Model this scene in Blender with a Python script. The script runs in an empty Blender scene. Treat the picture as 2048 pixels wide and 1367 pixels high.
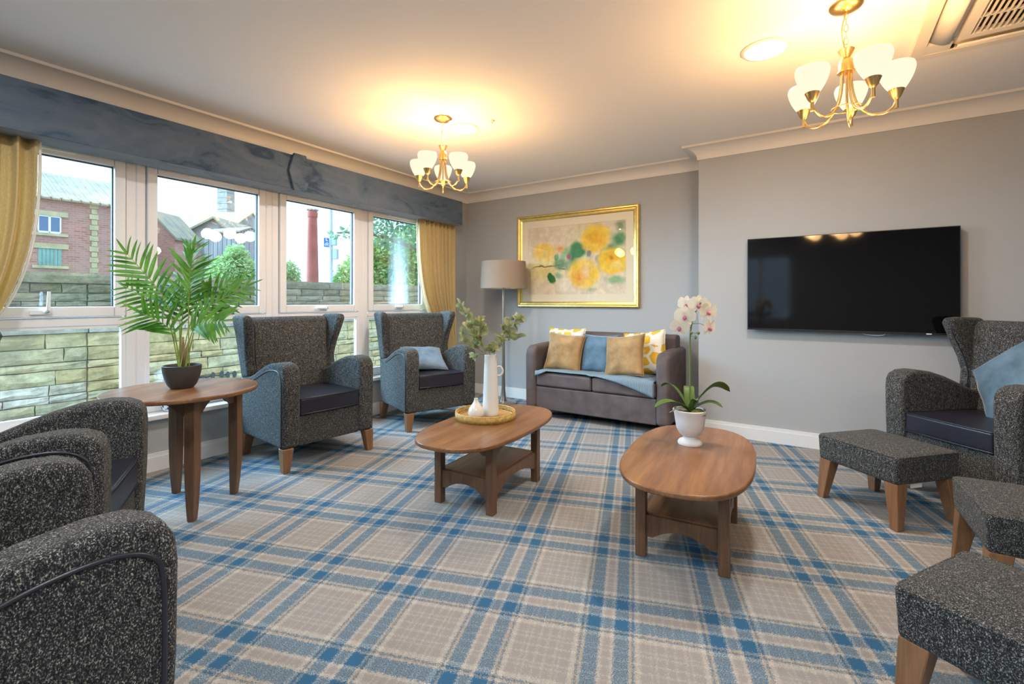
import bpy, bmesh, math, random
from mathutils import Vector, Matrix, noise as mnoise
random.seed(7)
PI = math.pi
scene = bpy.context.scene
col = scene.collection

# ------------------------------------------------------------------ camera
YAW = math.atan(616/943)
cam_d = bpy.data.cameras.new('camera')
cam_d.sensor_width = 36.0
cam_d.lens = 943/2048*36.0
cam_d.shift_y = -(683.5-602)/2048
cam_d.clip_start = 0.03
cam_d.clip_end = 500
cam = bpy.data.objects.new('camera', cam_d)
col.objects.link(cam)
cam.location = (0, 0, 1.2)
cam.rotation_euler = (PI/2, 0, YAW)
scene.camera = cam

# ------------------------------------------------------------------ view
scene.view_settings.view_transform = 'Standard'
scene.view_settings.look = 'None'
scene.view_settings.gamma = 1.0
scene.view_settings.exposure = 0.0
scene.view_settings.use_curve_mapping = False

# ------------------------------------------------------------------ world: overcast sky (brighter towards the zenith)
SKY = 2.0
world = bpy.data.worlds.new('overcast_sky')
scene.world = world
world.use_nodes = True
wn, wl = world.node_tree.nodes, world.node_tree.links
wn.clear()
w_out = wn.new('ShaderNodeOutputWorld')
w_bg = wn.new('ShaderNodeBackground')
w_tc = wn.new('ShaderNodeTexCoord')
w_sep = wn.new('ShaderNodeSeparateXYZ')
w_map = wn.new('ShaderNodeMapRange')
w_map.inputs[1].default_value = 0.0; w_map.inputs[2].default_value = 1.0
w_map.inputs[3].default_value = 1.0; w_map.inputs[4].default_value = 3.0
w_noise = wn.new('ShaderNodeTexNoise')
w_noise.inputs['Scale'].default_value = 3.0; w_noise.inputs['Detail'].default_value = 4
w_ramp = wn.new('ShaderNodeValToRGB')
w_ramp.color_ramp.elements[0].color = (0.47, 0.69, 1.0, 1); w_ramp.color_ramp.elements[0].position = 0.35
w_ramp.color_ramp.elements[1].color = (0.55, 0.76, 1.0, 1); w_ramp.color_ramp.elements[1].position = 0.7
w_mul = wn.new('ShaderNodeMath'); w_mul.operation = 'MULTIPLY'; w_mul.inputs[1].default_value = SKY
wl.new(w_tc.outputs['Generated'], w_sep.inputs[0]); wl.new(w_sep.outputs['Z'], w_map.inputs[0])
wl.new(w_tc.outputs['Generated'], w_noise.inputs['Vector']); wl.new(w_noise.outputs['Fac'], w_ramp.inputs[0])
wl.new(w_ramp.outputs[0], w_bg.inputs['Color']); wl.new(w_map.outputs[0], w_mul.inputs[0])
wl.new(w_mul.outputs[0], w_bg.inputs['Strength']); wl.new(w_bg.outputs[0], w_out.inputs['Surface'])

# added very wide soft blue sun lamp on the window side, boosting the skylight
sun_d = bpy.data.lights.new('skylight_boost', 'SUN'); sun_d.energy = 28.0; sun_d.angle = math.radians(65); sun_d.color = (0.38, 0.70, 1.0)
sun = bpy.data.objects.new('skylight_boost', sun_d); col.objects.link(sun)
sun.rotation_euler = Vector((0.72, 0.50, -0.50)).to_track_quat('-Z', 'Y').to_euler()

BULB_W = 6.2          # per chandelier bulb
DOWN_W = 28.0
GLOW_W = 5.0         # added lamp under each shade, standing in for light through the opal         
WARM = (1.0, 0.53, 0.18)
NEUTRAL = (0.97, 0.985, 1.0)

# ------------------------------------------------------------------ material helpers
class NT:
    def __init__(self, name):
        self.m = bpy.data.materials.new(name); self.m.use_nodes = True
        self.t = self.m.node_tree; self.n = self.t.nodes; self.n.clear()
        self.out = self.n.new('ShaderNodeOutputMaterial')
    def add(self, typ, ins=None, **props):
        nd = self.n.new('ShaderNode'+typ)
        for k, v in props.items(): setattr(nd, k, v)
        for k, v in (ins or {}).items(): self.set(nd, k, v)
        return nd
    def set(self, nd, k, v):
        if isinstance(v, bpy.types.NodeSocket): self.t.links.new(v, nd.inputs[k])
        else:
            if isinstance(v, tuple) and len(v) == 3 and nd.inputs[k].type == 'RGBA': v = (*v, 1)
            nd.inputs[k].default_value = v
    def math(self, op, a, b=0.0, c=None):
        nd = self.add('Math', {0: a, 1: b}, operation=op)
        if c is not None: self.set(nd, 2, c)
        return nd.outputs[0]
    def mix(self, f, a, b, blend='MIX'):
        nd = self.add('Mix', data_type='RGBA', blend_type=blend)
        self.set(nd, 0, f); self.set(nd, 6, a); self.set(nd, 7, b)
        return nd.outputs[2]
    def ramp(self, f, els, interp='LINEAR'):
        nd = self.add('ValToRGB', {0: f}); cr = nd.color_ramp; cr.interpolation = interp
        while len(cr.elements) < len(els): cr.elements.new(0.5)
        for e, (p, c) in zip(cr.elements, els):
            e.position = p; e.color = (*c, 1) if len(c) == 3 else c
        return nd.outputs[0]
    def coord(self, kind='Object', scale=(1, 1, 1), rot=(0, 0, 0), loc=(0, 0, 0)):
        tc = self.add('TexCoord')
        mp = self.add('Mapping', {0: tc.outputs[kind], 1: loc, 2: rot, 3: scale})
        return mp.outputs[0]
    def pos(self, scale=(1, 1, 1), rot=(0, 0, 0), loc=(0, 0, 0)):
        g = self.add('NewGeometry')
        return self.add('Mapping', {0: g.outputs['Position'], 1: loc, 2: rot, 3: scale}).outputs[0]
    def noise(self, vec, scale, detail=2, rough=0.5, out='Fac'):
        return self.add('TexNoise', {'Vector': vec, 'Scale': scale, 'Detail': detail, 'Roughness': rough}).outputs[out]
    def bsdf(self, color, rough=0.5, metal=0.0, bump=None, bs=0.3, bd=0.01, spec=0.5, **extra):
        p = self.add('BsdfPrincipled', {'Base Color': color, 'Roughness': rough, 'Metallic': metal, 'Specular IOR Level': spec})
        for k, v in extra.items(): self.set(p, k.replace('_', ' '), v)
        if bump is not None:
            b = self.add('Bump', {'Strength': bs, 'Distance': bd, 'Height': bump}); self.set(p, 'Normal', b.outputs[0])
        return p
    def done(self, shader):
        self.t.links.new(shader.outputs[0], self.out.inputs[0]); return self.m

def plain(name, c, rough=0.5, metal=0.0, var=0.0, vscale=8, bump=0, bscale=60, spec=0.5, **extra):
    t = NT(name); v = t.coord()
    colr = (*c, 1)
    if var:
        n = t.noise(v, vscale, 4)
        colr = t.ramp(n, [(0.3, tuple(x*(1-var) for x in c)), (0.7, tuple(min(1, x*(1+var)) for x in c))])
    bm_ = t.noise(v, bscale, 3) if bump else None
    return t.done(t.bsdf(colr, rough, metal, bm_, bump, 0.004, spec, **extra))

def m_carpet():
    t = NT('plaid_carpet')
    a = math.atan2(0.322, 0.947)
    v = t.pos()
    wob = t.noise(v, 210, 3, 0.65, out='Color')
    wv = t.add('VectorMath', {0: wob, 1: (0.5, 0.5, 0.5)}, operation='SUBTRACT').outputs[0]
    wv = t.add('VectorMath', {0: wv, 3: 0.048}, operation='SCALE').outputs[0]
    v2 = t.add('VectorMath', {0: v, 1: wv}, operation='ADD').outputs[0]
    v3 = t.add('VectorRotate', {'Vector': v2, 'Angle': -a}, rotation_type='Z_AXIS').outputs[0]
    s = t.add('SeparateXYZ', {0: v3})
    beige, cream, tan = (0.285, 0.265, 0.245), (0.46, 0.425, 0.375), (0.40, 0.315, 0.215)
    blue, dblue = (0.036, 0.118, 0.215), (0.032, 0.105, 0.195)
    st = [(0, beige), (0.06, cream), (0.115, blue), (0.355, cream), (0.375, tan), (0.40, dblue), (0.435, tan), (0.45, cream), (0.53, beige),
          (0.685, cream), (0.70, beige), (0.765, cream), (0.785, beige), (0.915, cream), (0.935, beige)]
    cols = []
    for ax, per, off in ((0, 0.430, -1.380), (1, 0.513, 1.853)):
        u = t.math('SUBTRACT', s.outputs[ax], off)
        u = t.math('DIVIDE', u, per)
        d = t.math('PINGPONG', u, 0.5)
        cols.append(t.ramp(t.math('MULTIPLY', d, 2.0), st, 'CONSTANT'))
    sp = t.noise(v, 230, 2, 0.6)
    f = t.ramp(sp, [(0.44, (0, 0, 0)), (0.56, (1, 1, 1))])
    c = t.mix(f, cols[0], cols[1])
    gm = t.add('Gamma', {0: t.mix(1.0, cols[0], cols[1], 'MULTIPLY'), 1: 0.5}).outputs[0]   # both yarns seen together
    c = t.mix(0.42, c, gm)
    fl = t.noise(v, 420, 2)
    c = t.mix(1.0, c, t.ramp(fl, [(0.25, (0.72, 0.72, 0.72)), (0.75, (1.2, 1.2, 1.2))]), 'MULTIPLY')
    return t.done(t.bsdf(c, 0.95, 0, fl, 0.35, 0.006, 0.15))

def m_tweed(name='charcoal_tweed'):
    t = NT(name); v = t.coord(scale=(1, 1, 0.7))
    n = t.noise(v, 330, 3, 0.7)
    n2 = t.noise(v, 700, 2, 0.6)
    base = t.ramp(n, [(0.44, (0.014, 0.015, 0.018)), (0.55, (0.046, 0.049, 0.052)), (0.64, (0.34, 0.33, 0.27))])
    c = t.mix(1.0, base, t.ramp(n2, [(0.3, (0.6, 0.6, 0.6)), (0.7, (1.35, 1.35, 1.35))]), 'MULTIPLY')
    n3 = t.noise(t.coord(scale=(1, 1, 0.35)), 120, 3, 0.7)
    c = t.mix(1.0, c, t.ramp(n3, [(0.36, (0.55, 0.55, 0.55)), (0.64, (1.6, 1.6, 1.6))]), 'MULTIPLY')
    return t.done(t.bsdf(c, 0.92, 0, n, 0.5, 0.004, 0.2, Sheen_Weight=0.06, Sheen_Roughness=0.5))

def m_wood(name, dark, light, scale=1.0, rough=0.38, axis=1):
    t = NT(name)
    sc = [14, 14, 14]; sc[axis] = 1.1
    v = t.coord(scale=tuple(x*scale for x in sc))
    n = t.noise(v, 1.0, 5, 0.6)
    w = t.noise(v, 6.0, 3, 0.6)
    c = t.ramp(n, [(0.28, dark), (0.5, tuple((a+b)/2 for a, b in zip(dark, light))), (0.72, light)])
    c = t.mix(1.0, c, t.ramp(w, [(0.3, (0.80, 0.80, 0.80)), (0.7, (1.12, 1.12, 1.12))]), 'MULTIPLY')
    return t.done(t.bsdf(c, rough, 0, w, 0.06, 0.002, 0.4))

def m_velvet(name, c, amt=0.35):
    t = NT(name); v = t.coord()
    n = t.noise(v, 7, 4, 0.6)
    cc = t.ramp(n, [(0.3, tuple(x*(1-amt) for x in c)), (0.7, tuple(min(1, x*(1+amt)) for x in c))])
    return t.done(t.bsdf(cc, 0.75, 0, t.noise(v, 14, 3), 0.25, 0.02, 0.25, Sheen_Weight=0.5, Sheen_Roughness=0.35))

def m_glass(name='window_glass', painted_glare=False, f0=0.08):
    t = NT(name)
    g = t.add('NewGeometry')     # Schlick reflectance, the same from both faces of the sheet
    ct_ = t.math('ABSOLUTE', t.add('VectorMath', {0: g.outputs['Incoming'], 1: g.outputs['Normal']}, operation='DOT_PRODUCT').outputs['Value'])
    f = t.math('ADD', t.math('MULTIPLY', t.math('POWER', t.math('SUBTRACT', 1.0, ct_), 5.0), 0.94), f0)
    tr = t.add('BsdfTransparent', {'Color': (0.985, 0.99, 0.985, 1)})
    gl = t.add('BsdfGlossy', {'Color': (1, 1, 1, 1), 'Roughness': 0.0})
    mx = t.add('MixShader', {0: f, 1: tr.outputs[0], 2: gl.outputs[0]})
    if painted_glare:  # pale streak put into the pane's shader, imitating the curtain's reflection
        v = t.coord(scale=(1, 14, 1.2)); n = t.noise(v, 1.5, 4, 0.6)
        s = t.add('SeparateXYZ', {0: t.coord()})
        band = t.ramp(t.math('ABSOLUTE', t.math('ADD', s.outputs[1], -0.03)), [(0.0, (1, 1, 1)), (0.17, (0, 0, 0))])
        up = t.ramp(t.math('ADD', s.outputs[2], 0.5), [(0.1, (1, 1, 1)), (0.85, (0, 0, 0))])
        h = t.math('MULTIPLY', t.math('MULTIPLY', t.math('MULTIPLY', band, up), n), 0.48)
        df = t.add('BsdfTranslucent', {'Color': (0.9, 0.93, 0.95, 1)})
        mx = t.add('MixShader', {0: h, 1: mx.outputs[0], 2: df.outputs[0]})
    return t.done(mx)

def m_emit(name, c, s):
    t = NT(name); return t.done(t.add('Emission', {'Color': (*c, 1), 'Strength': s}))

def m_shade_glass():
    t = NT('opal_glass')
    e = t.add('Emission', {'Color': (1.0, 0.84, 0.62, 1), 'Strength': 1.1})
    d = t.add('BsdfTranslucent', {'Color': (0.03, 0.026, 0.02, 1)})
    g = t.bsdf((0.12, 0.11, 0.09, 1), 0.25)
    a = t.add('MixShader', {0: 0.35, 1: d.outputs[0], 2: g.outputs[0]})
    return t.done(t.add('AddShader', {0: e.outputs[0], 1: a.outputs[0]}))

def m_stone(name, c1, c2, c3, stain=False):
    t = NT(name); oi = t.add('ObjectInfo')
    v = t.pos(); n = t.noise(v, 9, 6, 0.65); n2 = t.noise(v, 2.2, 3)
    base = t.ramp(oi.outputs['Random'], [(0.0, c1), (0.5, c2), (1.0, c3)])
    c = t.mix(1.0, base, t.ramp(n, [(0.3, (0.6, 0.6, 0.6)), (0.7, (1.3, 1.3, 1.3))]), 'MULTIPLY')
    c = t.mix(t.ramp(n2, [(0.52, (0, 0, 0)), (0.7, (0.45, 0.45, 0.45))]), c, (0.12, 0.12, 0.10, 1))
    return t.done(t.bsdf(c, 0.9, 0, n, 0.8, 0.03, 0.2))

def m_brick(name):
    t = NT(name); v = t.coord(scale=(1, 1, 1))
    s = t.add('SeparateXYZ', {0: v})
    vv = t.add('CombineXYZ', {0: t.math('ADD', s.outputs[0], s.outputs[1]), 1: s.outputs[2]}).outputs[0]
    b = t.add('TexBrick', {'Vector': vv, 'Color1': (0.34, 0.13, 0.085, 1), 'Color2': (0.46, 0.21, 0.14, 1), 'Mortar': (0.40, 0.31, 0.26, 1),
                           'Scale': 1.0, 'Mortar Size': 0.012, 'Brick Width': 0.34, 'Row Height': 0.13})
    n = t.noise(v, 0.8, 5, 0.6)
    c = t.mix(t.ramp(n, [(0.35, (0, 0, 0)), (0.7, (0.6, 0.6, 0.6))]), b.outputs[0], (0.36, 0.25, 0.20, 1))
    return t.done(t.bsdf(c, 0.9, 0, None, spec=0.2))

def m_leaf(name, a, b, scale=3.0, trans=0.35):
    t = NT(name); n = t.noise(t.pos(), scale, 3)
    c = t.ramp(n, [(0.3, a), (0.7, b)])
    p = t.bsdf(c, 0.5, 0, None, spec=0.35)
    tr = t.add('BsdfTranslucent', {'Color': c})
    return t.done(t.add('MixShader', {0: trans, 1: p.outputs[0], 2: tr.outputs[0]}))

def m_suede():
    t = NT('pelmet_velvet'); v = t.coord(scale=(1, 0.7, 1.5))
    n = t.noise(t.add('VectorMath', {0: v, 1: t.noise(v, 2.5, 2, out='Color')}, operation='ADD').outputs[0], 2.6, 5, 0.66); 
    c = t.ramp(n, [(0.36, (0.034, 0.058, 0.092)), (0.45, (0.078, 0.110, 0.150)), (0.65, (0.112, 0.138, 0.172))])
    return t.done(t.bsdf(c, 0.8, 0, n, 0.12, 0.01, 0.2, Sheen_Weight=0.4, Sheen_Roughness=0.4))

def m_curtain():
    t = NT('mustard_curtain'); v = t.coord()
    n = t.noise(t.coord(scale=(300, 300, 60)), 1.0, 2)
    c = t.ramp(n, [(0.3, (0.60, 0.45, 0.20)), (0.7, (0.74, 0.58, 0.30))])
    p = t.bsdf(c, 0.85, 0, n, 0.15, 0.002, 0.2)
    tr = t.add('BsdfTranslucent', {'Color': c})
    return t.done(t.add('MixShader', {0: 0.25, 1: p.outputs[0], 2: tr.outputs[0]}))

def m_spots():
    t = NT('mustard_spot_print'); v = t.coord(scale=(9.5, 9.5, 0.001))
    vo = t.add('TexVoronoi', {'Vector': v, 'Scale': 1.0, 'Randomness': 0.55}, feature='DISTANCE_TO_EDGE')
    n = t.noise(v, 3.0, 2)
    d = t.math('ADD', vo.outputs['Distance'], t.math('MULTIPLY', t.math('SUBTRACT', n, 0.5), 0.10))
    c = t.ramp(d, [(0.115, (0.82, 0.76, 0.62)), (0.135, (0.70, 0.42, 0.035)), (0.4, (0.76, 0.48, 0.06))])
    return t.done(t.bsdf(c, 0.85, 0, t.noise(v, 30, 2), 0.15, 0.01, 0.2))

def m_knit():
    t = NT('pale_blue_knit'); v = t.coord(scale=(1, 1, 1), rot=(0, 0, 0.7))
    w = t.add('TexWave', {'Vector': v, 'Scale': 28.0, 'Distortion': 0.6}, wave_type='BANDS')
    c = t.ramp(w.outputs['Fac'], [(0.2, (0.17, 0.235, 0.28)), (0.8, (0.25, 0.325, 0.36))])
    return t.done(t.bsdf(c, 0.9, 0, w.outputs['Fac'], 0.5, 0.006, 0.2))

def m_art():
    t = NT('watercolour_roses'); v = t.coord()
    nz = t.noise(v, 5, 4, 0.6, out='Color')
    dv = t.add('VectorMath', {0: t.add('VectorMath', {0: nz, 1: (.5, .5, .5)}, operation='SUBTRACT').outputs[0], 3: 0.11}, operation='SCALE').outputs[0]
    w = t.add('VectorMath', {0: v, 1: dv}, operation='ADD').outputs[0]
    W, H = 1.228, 0.80
    fine = t.noise(v, 12, 5, 0.65)
    c = t.ramp(t.noise(v, 2.2, 4), [(0.3, (0.70, 0.56, 0.42)), (0.7, (0.80, 0.70, 0.52))])
    def blob(c, u, vv, ru, rv, colr, soft=0.5, strength=1.0, rot=0.0):
        p = t.add('Mapping', {0: w, 1: ((0.5-u)*W, 0, (0.5-vv)*H)}).outputs[0]
        p = t.add('VectorRotate', {'Vector': p, 'Angle': rot}, rotation_type='Y_AXIS').outputs[0]
        p = t.add('VectorMath', {0: p, 1: (0.84/ru, 0, 0.84/rv)}, operation='MULTIPLY').outputs[0]
        l = t.add('VectorMath', {0: p}, operation='LENGTH').outputs['Value']
        f = t.ramp(l, [(1-soft, (strength,)*3), (1.0, (0, 0, 0))])
        return t.mix(f, c, (*colr, 1))
    yel, dy, org, grn, dg, lg = (0.90, 0.58, 0.06), (0.80, 0.42, 0.02), (0.86, 0.28, 0.05), (0.05, 0.24, 0.10), (0.02, 0.16, 0.035), (0.24, 0.44, 0.22)
    for a in [(0.30, .45, .42, .20, (0.78, 0.68, 0.20), 1.0, .6), (.12, .38, .22, .16, (0.80, 0.72, 0.25), 1.0, .6), (.62, .85, .30, .12, (0.62, 0.66, 0.28), 1.0, .5),
              (.60, .60, .12, .12, lg, .9, .6), (.93, .72, .12, .14, lg, .8, .8), (.53, .63, .10, .10, grn, .35, .95), (.46, .55, .06, .06, grn, .4, .9), (.35, .45, .085, .075, grn, .5, .85), (.31, .55, .03, .04, grn, .4, .8),
              (.25, .24, .04, .075, dg, .25, 1.0, 0.5), (.33, .28, .07, .05, lg, .7, .9), (.95, .93, .07, .07, grn, .7, .7), (.94, .74, .08, .07, grn, .5, .85), (.76, .49, .06, .05, (0.30, 0.38, 0.30), .4, .8),
              (.90, .19, .12, .045, lg, .6, .9), (.42, .62, .07, .06, lg, .7, .8), (.44, .42, .06, .07, grn, .6, .7), (.38, .56, .05, .05, lg, .6, .8), (.80, .62, .05, .05, lg, .7, .7), (.50, .46, .05, .05, grn, .5, .8), (.86, .64, .07, .05, grn, .6, .75), (.66, .07, .10, .03, lg, .9, .6), (.75, .36, .04, .06, (0.42, 0.42, 0.36), .4, .8),
              (.71, .78, .165, .16, yel, .3, .95), (.70, .80, .09, .07, dy, .8, .7), (.66, .80, .05, .05, (0.72, 0.36, .05), .8, .7), (.76, .73, .07, .06, org, 1, .5),
              (.876, .45, .16, .15, yel, .3, .97), (.86, .49, .08, .07, dy, .8, .8), (.86, .50, .025, .025, (.45, .12, .05), .8, .7), (.91, .40, .07, .05, (.88, .70, .25), .8, .8),
              (.59, .29, .18, .17, yel, .35, .95), (.55, .25, .10, .10, org, .9, .65), (.63, .33, .08, .08, (.80, .55, .42), .9, .7), (.55, .22, .03, .03, (.72, .2, .06), .8, .7), (.70, .30, .07, .08, yel, .6, .9),
              (.17, .63, .15, .125, yel, .5, .92), (.13, .62, .05, .06, dy, .8, .7), (.21, .60, .07, .06, (.82, .56, .16), .9, .7), (.345, .655, .06, .05, org, .7, .8),
              (.435, .53, .03, .028, (.45, .08, .14), .4, .95), (.65, .575, .035, .04, (.22, .16, .20), .5, .8), (.20, .42, .22, .007, (.22, .12, .07), .4, .9, 0.09), (.38, .38, .05, .006, (.22, .12, .07), .4, .9, -.2)]:
        c = blob(c, a[0], a[1], a[2], a[3], a[4], a[5], a[6], a[7] if len(a) > 7 else 0.0)
    c = t.mix(1.0, c, t.ramp(fine, [(0.25, (0.78, 0.74, 0.70)), (0.75, (1.15, 1.15, 1.15))]), 'MULTIPLY')
    return t.done(t.bsdf(c, 0.8, 0, None, spec=0.2))

def m_china():
    t = NT('blue_white_china'); v = t.coord()
    vo = t.add('TexVoronoi', {'Vector': t.coord(scale=(40, 40, 30)), 'Scale': 1.0})
    c = t.ramp(vo.outputs['Distance'], [(0.28, (0.03, 0.06, 0.30)), (0.36, (0.82, 0.85, 0.88))])
    return t.done(t.bsdf(c, 0.15))

def m_corr(name, a, b, per):
    t = NT(name); n = t.noise(t.coord(scale=(1.2, 1.2, 0.3)), 1.0, 5, 0.65)
    c = t.ramp(n, [(0.35, a), (0.65, b)])
    return t.done(t.bsdf(c, 0.85, 0, None, spec=0.2))

MAT = dict(
    carpet=m_carpet(), tweed=m_tweed(),
    wall=plain('grey_blue_paint', (0.40, 0.405, 0.395), 0.7, var=0.01, bump=0.03, bscale=300, spec=0.25),
    ceil=plain('ceiling_paint', (0.86, 0.85, 0.84), 0.85, spec=0.2),
    trim=plain('white_trim_paint', (0.74, 0.72, 0.69), 0.45, spec=0.35),
    upvc=plain('white_upvc', (0.80, 0.80, 0.80), 0.3, spec=0.45),
    gasket=plain('black_gasket', (0.05, 0.055, 0.06), 0.6),
    glass=m_glass(), glareglass=m_glass('painted_glare_glass', True), picglass=m_glass('picture_glass', False, 0.018),
    leather=plain('navy_vinyl', (0.017, 0.017, 0.026), 0.32, var=0.1, bump=0.08, bscale=160, spec=0.5),
    piping=plain('dark_piping', (0.02, 0.02, 0.028), 0.35),
    legwood=m_wood('beech_leg', (0.20, 0.095, 0.042), (0.29, 0.145, 0.068), 1.0, 0.4, 2),
    tablewood=m_wood('walnut_top', (0.125, 0.050, 0.021), (0.31, 0.150, 0.066), 0.9, 0.28, 1),
    framewood=m_wood('walnut_frame', (0.115, 0.060, 0.032), (0.19, 0.10, 0.053), 1.2, 0.4, 2),
    sofa=plain('taupe_suede', (0.115, 0.088, 0.085), 0.7, var=0.22, vscale=9, bump=0.1, bscale=40, spec=0.3),
    black=plain('black_plastic', (0.012, 0.012, 0.013), 0.35),
    screen=plain('tv_screen', (0.003, 0.003, 0.004), 0.06, spec=0.35),
    gold=plain('gold_leaf', (0.72, 0.52, 0.16), 0.32, 0.85, var=0.12, vscale=20),
    brass=plain('brushed_brass', (0.56, 0.39, 0.16), 0.32, 1.0),
    cord=plain('gold_cord', (0.45, 0.30, 0.08), 0.5),
    mat_board=plain('cream_mount', (0.78, 0.68, 0.50), 0.85), art=m_art(),
    pelmet=m_suede(), curtain=m_curtain(), lining=plain('ivory_lining', (0.82, 0.78, 0.68), 0.8),
    blue=m_velvet('blue_velvet', (0.095, 0.160, 0.215)), gold_v=m_velvet('bronze_velvet', (0.33, 0.20, 0.085)), pale_v=m_velvet('pale_blue_velvet', (0.14, 0.205, 0.27)),
    spots=m_spots(), knit=m_knit(),
    ceramic=plain('white_ceramic', (0.74, 0.72, 0.68), 0.45, bump=0.05, bscale=120), glaze=plain('glazed_white', (0.76, 0.73, 0.66), 0.12),
    pot=plain('charcoal_pot', (0.045, 0.042, 0.040), 0.5), soil=plain('dark_soil', (0.03, 0.022, 0.015), 0.9, bump=0.5, bscale=80),
    urn=plain('whitewashed_urn', (0.74, 0.73, 0.71), 0.75, var=0.06, vscale=14, bump=0.25, bscale=40), moss=plain('moss', (0.13, 0.14, 0.02), 0.9, var=0.3, vscale=60, bump=0.6, bscale=120),
    palm=m_leaf('palm_green', (0.045, 0.17, 0.012), (0.15, 0.34, 0.035), 14, 0.22), palmstem=plain('palm_stem', (0.25, 0.33, 0.06), 0.5), cane=plain('palm_cane', (0.26, 0.14, 0.07), 0.8, var=0.2, vscale=30),
    euc=m_leaf('eucalyptus_green', (0.24, 0.30, 0.13), (0.48, 0.48, 0.24), 22), eucstem=plain('twig', (0.28, 0.24, 0.12), 0.7),
    orchleaf=m_leaf('orchid_leaf', (0.06, 0.12, 0.02), (0.12, 0.20, 0.045), 8, 0.15), petal=m_leaf('orchid_petal', (0.86, 0.80, 0.66), (0.90, 0.84, 0.72), 10, 0.3), lip=plain('orchid_lip', (0.55, 0.16, 0.28), 0.5, var=0.4, vscale=60),
    orchstem=plain('orchid_stem', (0.16, 0.22, 0.05), 0.5), root=plain('aerial_root', (0.45, 0.40, 0.28), 0.7),
    rattan=plain('rattan', (0.58, 0.37, 0.10), 0.5, var=0.25, vscale=50), weave=plain('rattan_weave', (0.42, 0.24, 0.09), 0.6, var=0.3, vscale=90),
    lampmetal=plain('brushed_nickel', (0.42, 0.37, 0.31), 0.35, 0.9), lampshade=plain('taupe_shade', (0.30, 0.23, 0.17), 0.85, bump=0.1, bscale=300), shadein=plain('shade_lining', (0.75, 0.72, 0.66), 0.8),
    opal=m_shade_glass(), down=m_emit('downlight_diffuser', (1.0, 0.95, 0.86), 5.0), bezelring=plain('light_ring', (0.78, 0.74, 0.68), 0.5),
    ac=plain('ac_plastic', (0.74, 0.70, 0.64), 0.45), acdark=plain('ac_dark', (0.012, 0.009, 0.007), 0.9),
    chrome=plain('chrome', (0.8, 0.8, 0.8), 0.15, 1.0), china=m_china(), paper=plain('paper_tag', (0.8, 0.78, 0.72), 0.8),
    stone=m_stone('gritstone', (0.42, 0.31, 0.13), (0.58, 0.46, 0.23), (0.48, 0.43, 0.25)), stone_dark=m_stone('shaded_gritstone', (0.17, 0.135, 0.08), (0.28, 0.225, 0.135), (0.23, 0.20, 0.13)),  # lower courses lit more: that light is put into their paler colour
    stone_smooth=m_stone('dressed_stone', (0.38, 0.33, 0.24), (0.42, 0.37, 0.27), (0.44, 0.40, 0.30)), stone_lime=m_stone('limed_stone', (0.58, 0.50, 0.36), (0.66, 0.58, 0.44), (0.52, 0.44, 0.29)),
    mortar=plain('mortar', (0.30, 0.27, 0.20), 0.95, var=0.2), paint_black=plain('black_paint', (0.05, 0.055, 0.06), 0.8),
    brick=m_brick('old_brick'), lintel=plain('sandstone', (0.44, 0.37, 0.20), 0.9, var=0.2, vscale=2), paving=plain('paving', (0.25, 0.24, 0.22), 0.95, var=0.2, vscale=1.5),
    roof=m_corr('lichen_roof', (0.20, 0.19, 0.15), (0.30, 0.26, 0.16), 1), mossroof=m_corr('mossy_roof', (0.26, 0.24, 0.18), (0.50, 0.36, 0.10), 1), clad=m_corr('timber_cladding', (0.20, 0.20, 0.19), (0.34, 0.33, 0.31), 1),
    farstone=plain('sooty_stone', (0.28, 0.26, 0.22), 0.95, var=0.3, vscale=1.2), ashlar=plain('chimney_stone', (0.27, 0.26, 0.22), 0.95, var=0.25, vscale=2),
    greenboard=plain('green_boarding', (0.16, 0.30, 0.24), 0.7, var=0.15, vscale=2), winblue=plain('dark_pane', (0.10, 0.16, 0.24), 0.1), white=plain('white_paint', (0.8, 0.8, 0.8), 0.5),
    steel=plain('galvanised', (0.36, 0.42, 0.45), 0.5, 0.3), signblue=plain('sign_blue', (0.02, 0.14, 0.62), 0.4), signwhite=plain('sign_white', (0.85, 0.85, 0.85), 0.4),
    tree=m_leaf('tree_green', (0.11, 0.22, 0.05), (0.30, 0.42, 0.10), 1.6), tree2=m_leaf('deep_tree_green', (0.08, 0.17, 0.09), (0.16, 0.27, 0.13), 1.6), bush=m_leaf('willow_green', (0.22, 0.38, 0.10), (0.40, 0.52, 0.22), 1.2), bark=plain('bark', (0.10, 0.08, 0.055), 0.9, var=0.2),
    chimbrick=plain('chimney_brick', (0.30, 0.075, 0.05), 0.9, var=0.2, vscale=0.8),
)

# ------------------------------------------------------------------ geometry helpers
def tag(o, label=None, cat=None, group=None, kind=None):
    if label: o['label'] = label
    if cat: o['category'] = cat
    if group: o['group'] = group
    if kind: o['kind'] = kind
    return o

def empty(name, loc=(0, 0, 0), rz=0.0, parent=None, **kw):
    o = bpy.data.objects.new(name, None); col.objects.link(o)
    o.empty_display_size = 0.05
    o.location = loc; o.rotation_euler = (0, 0, rz); o.parent = parent
    return tag(o, **kw)

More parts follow.
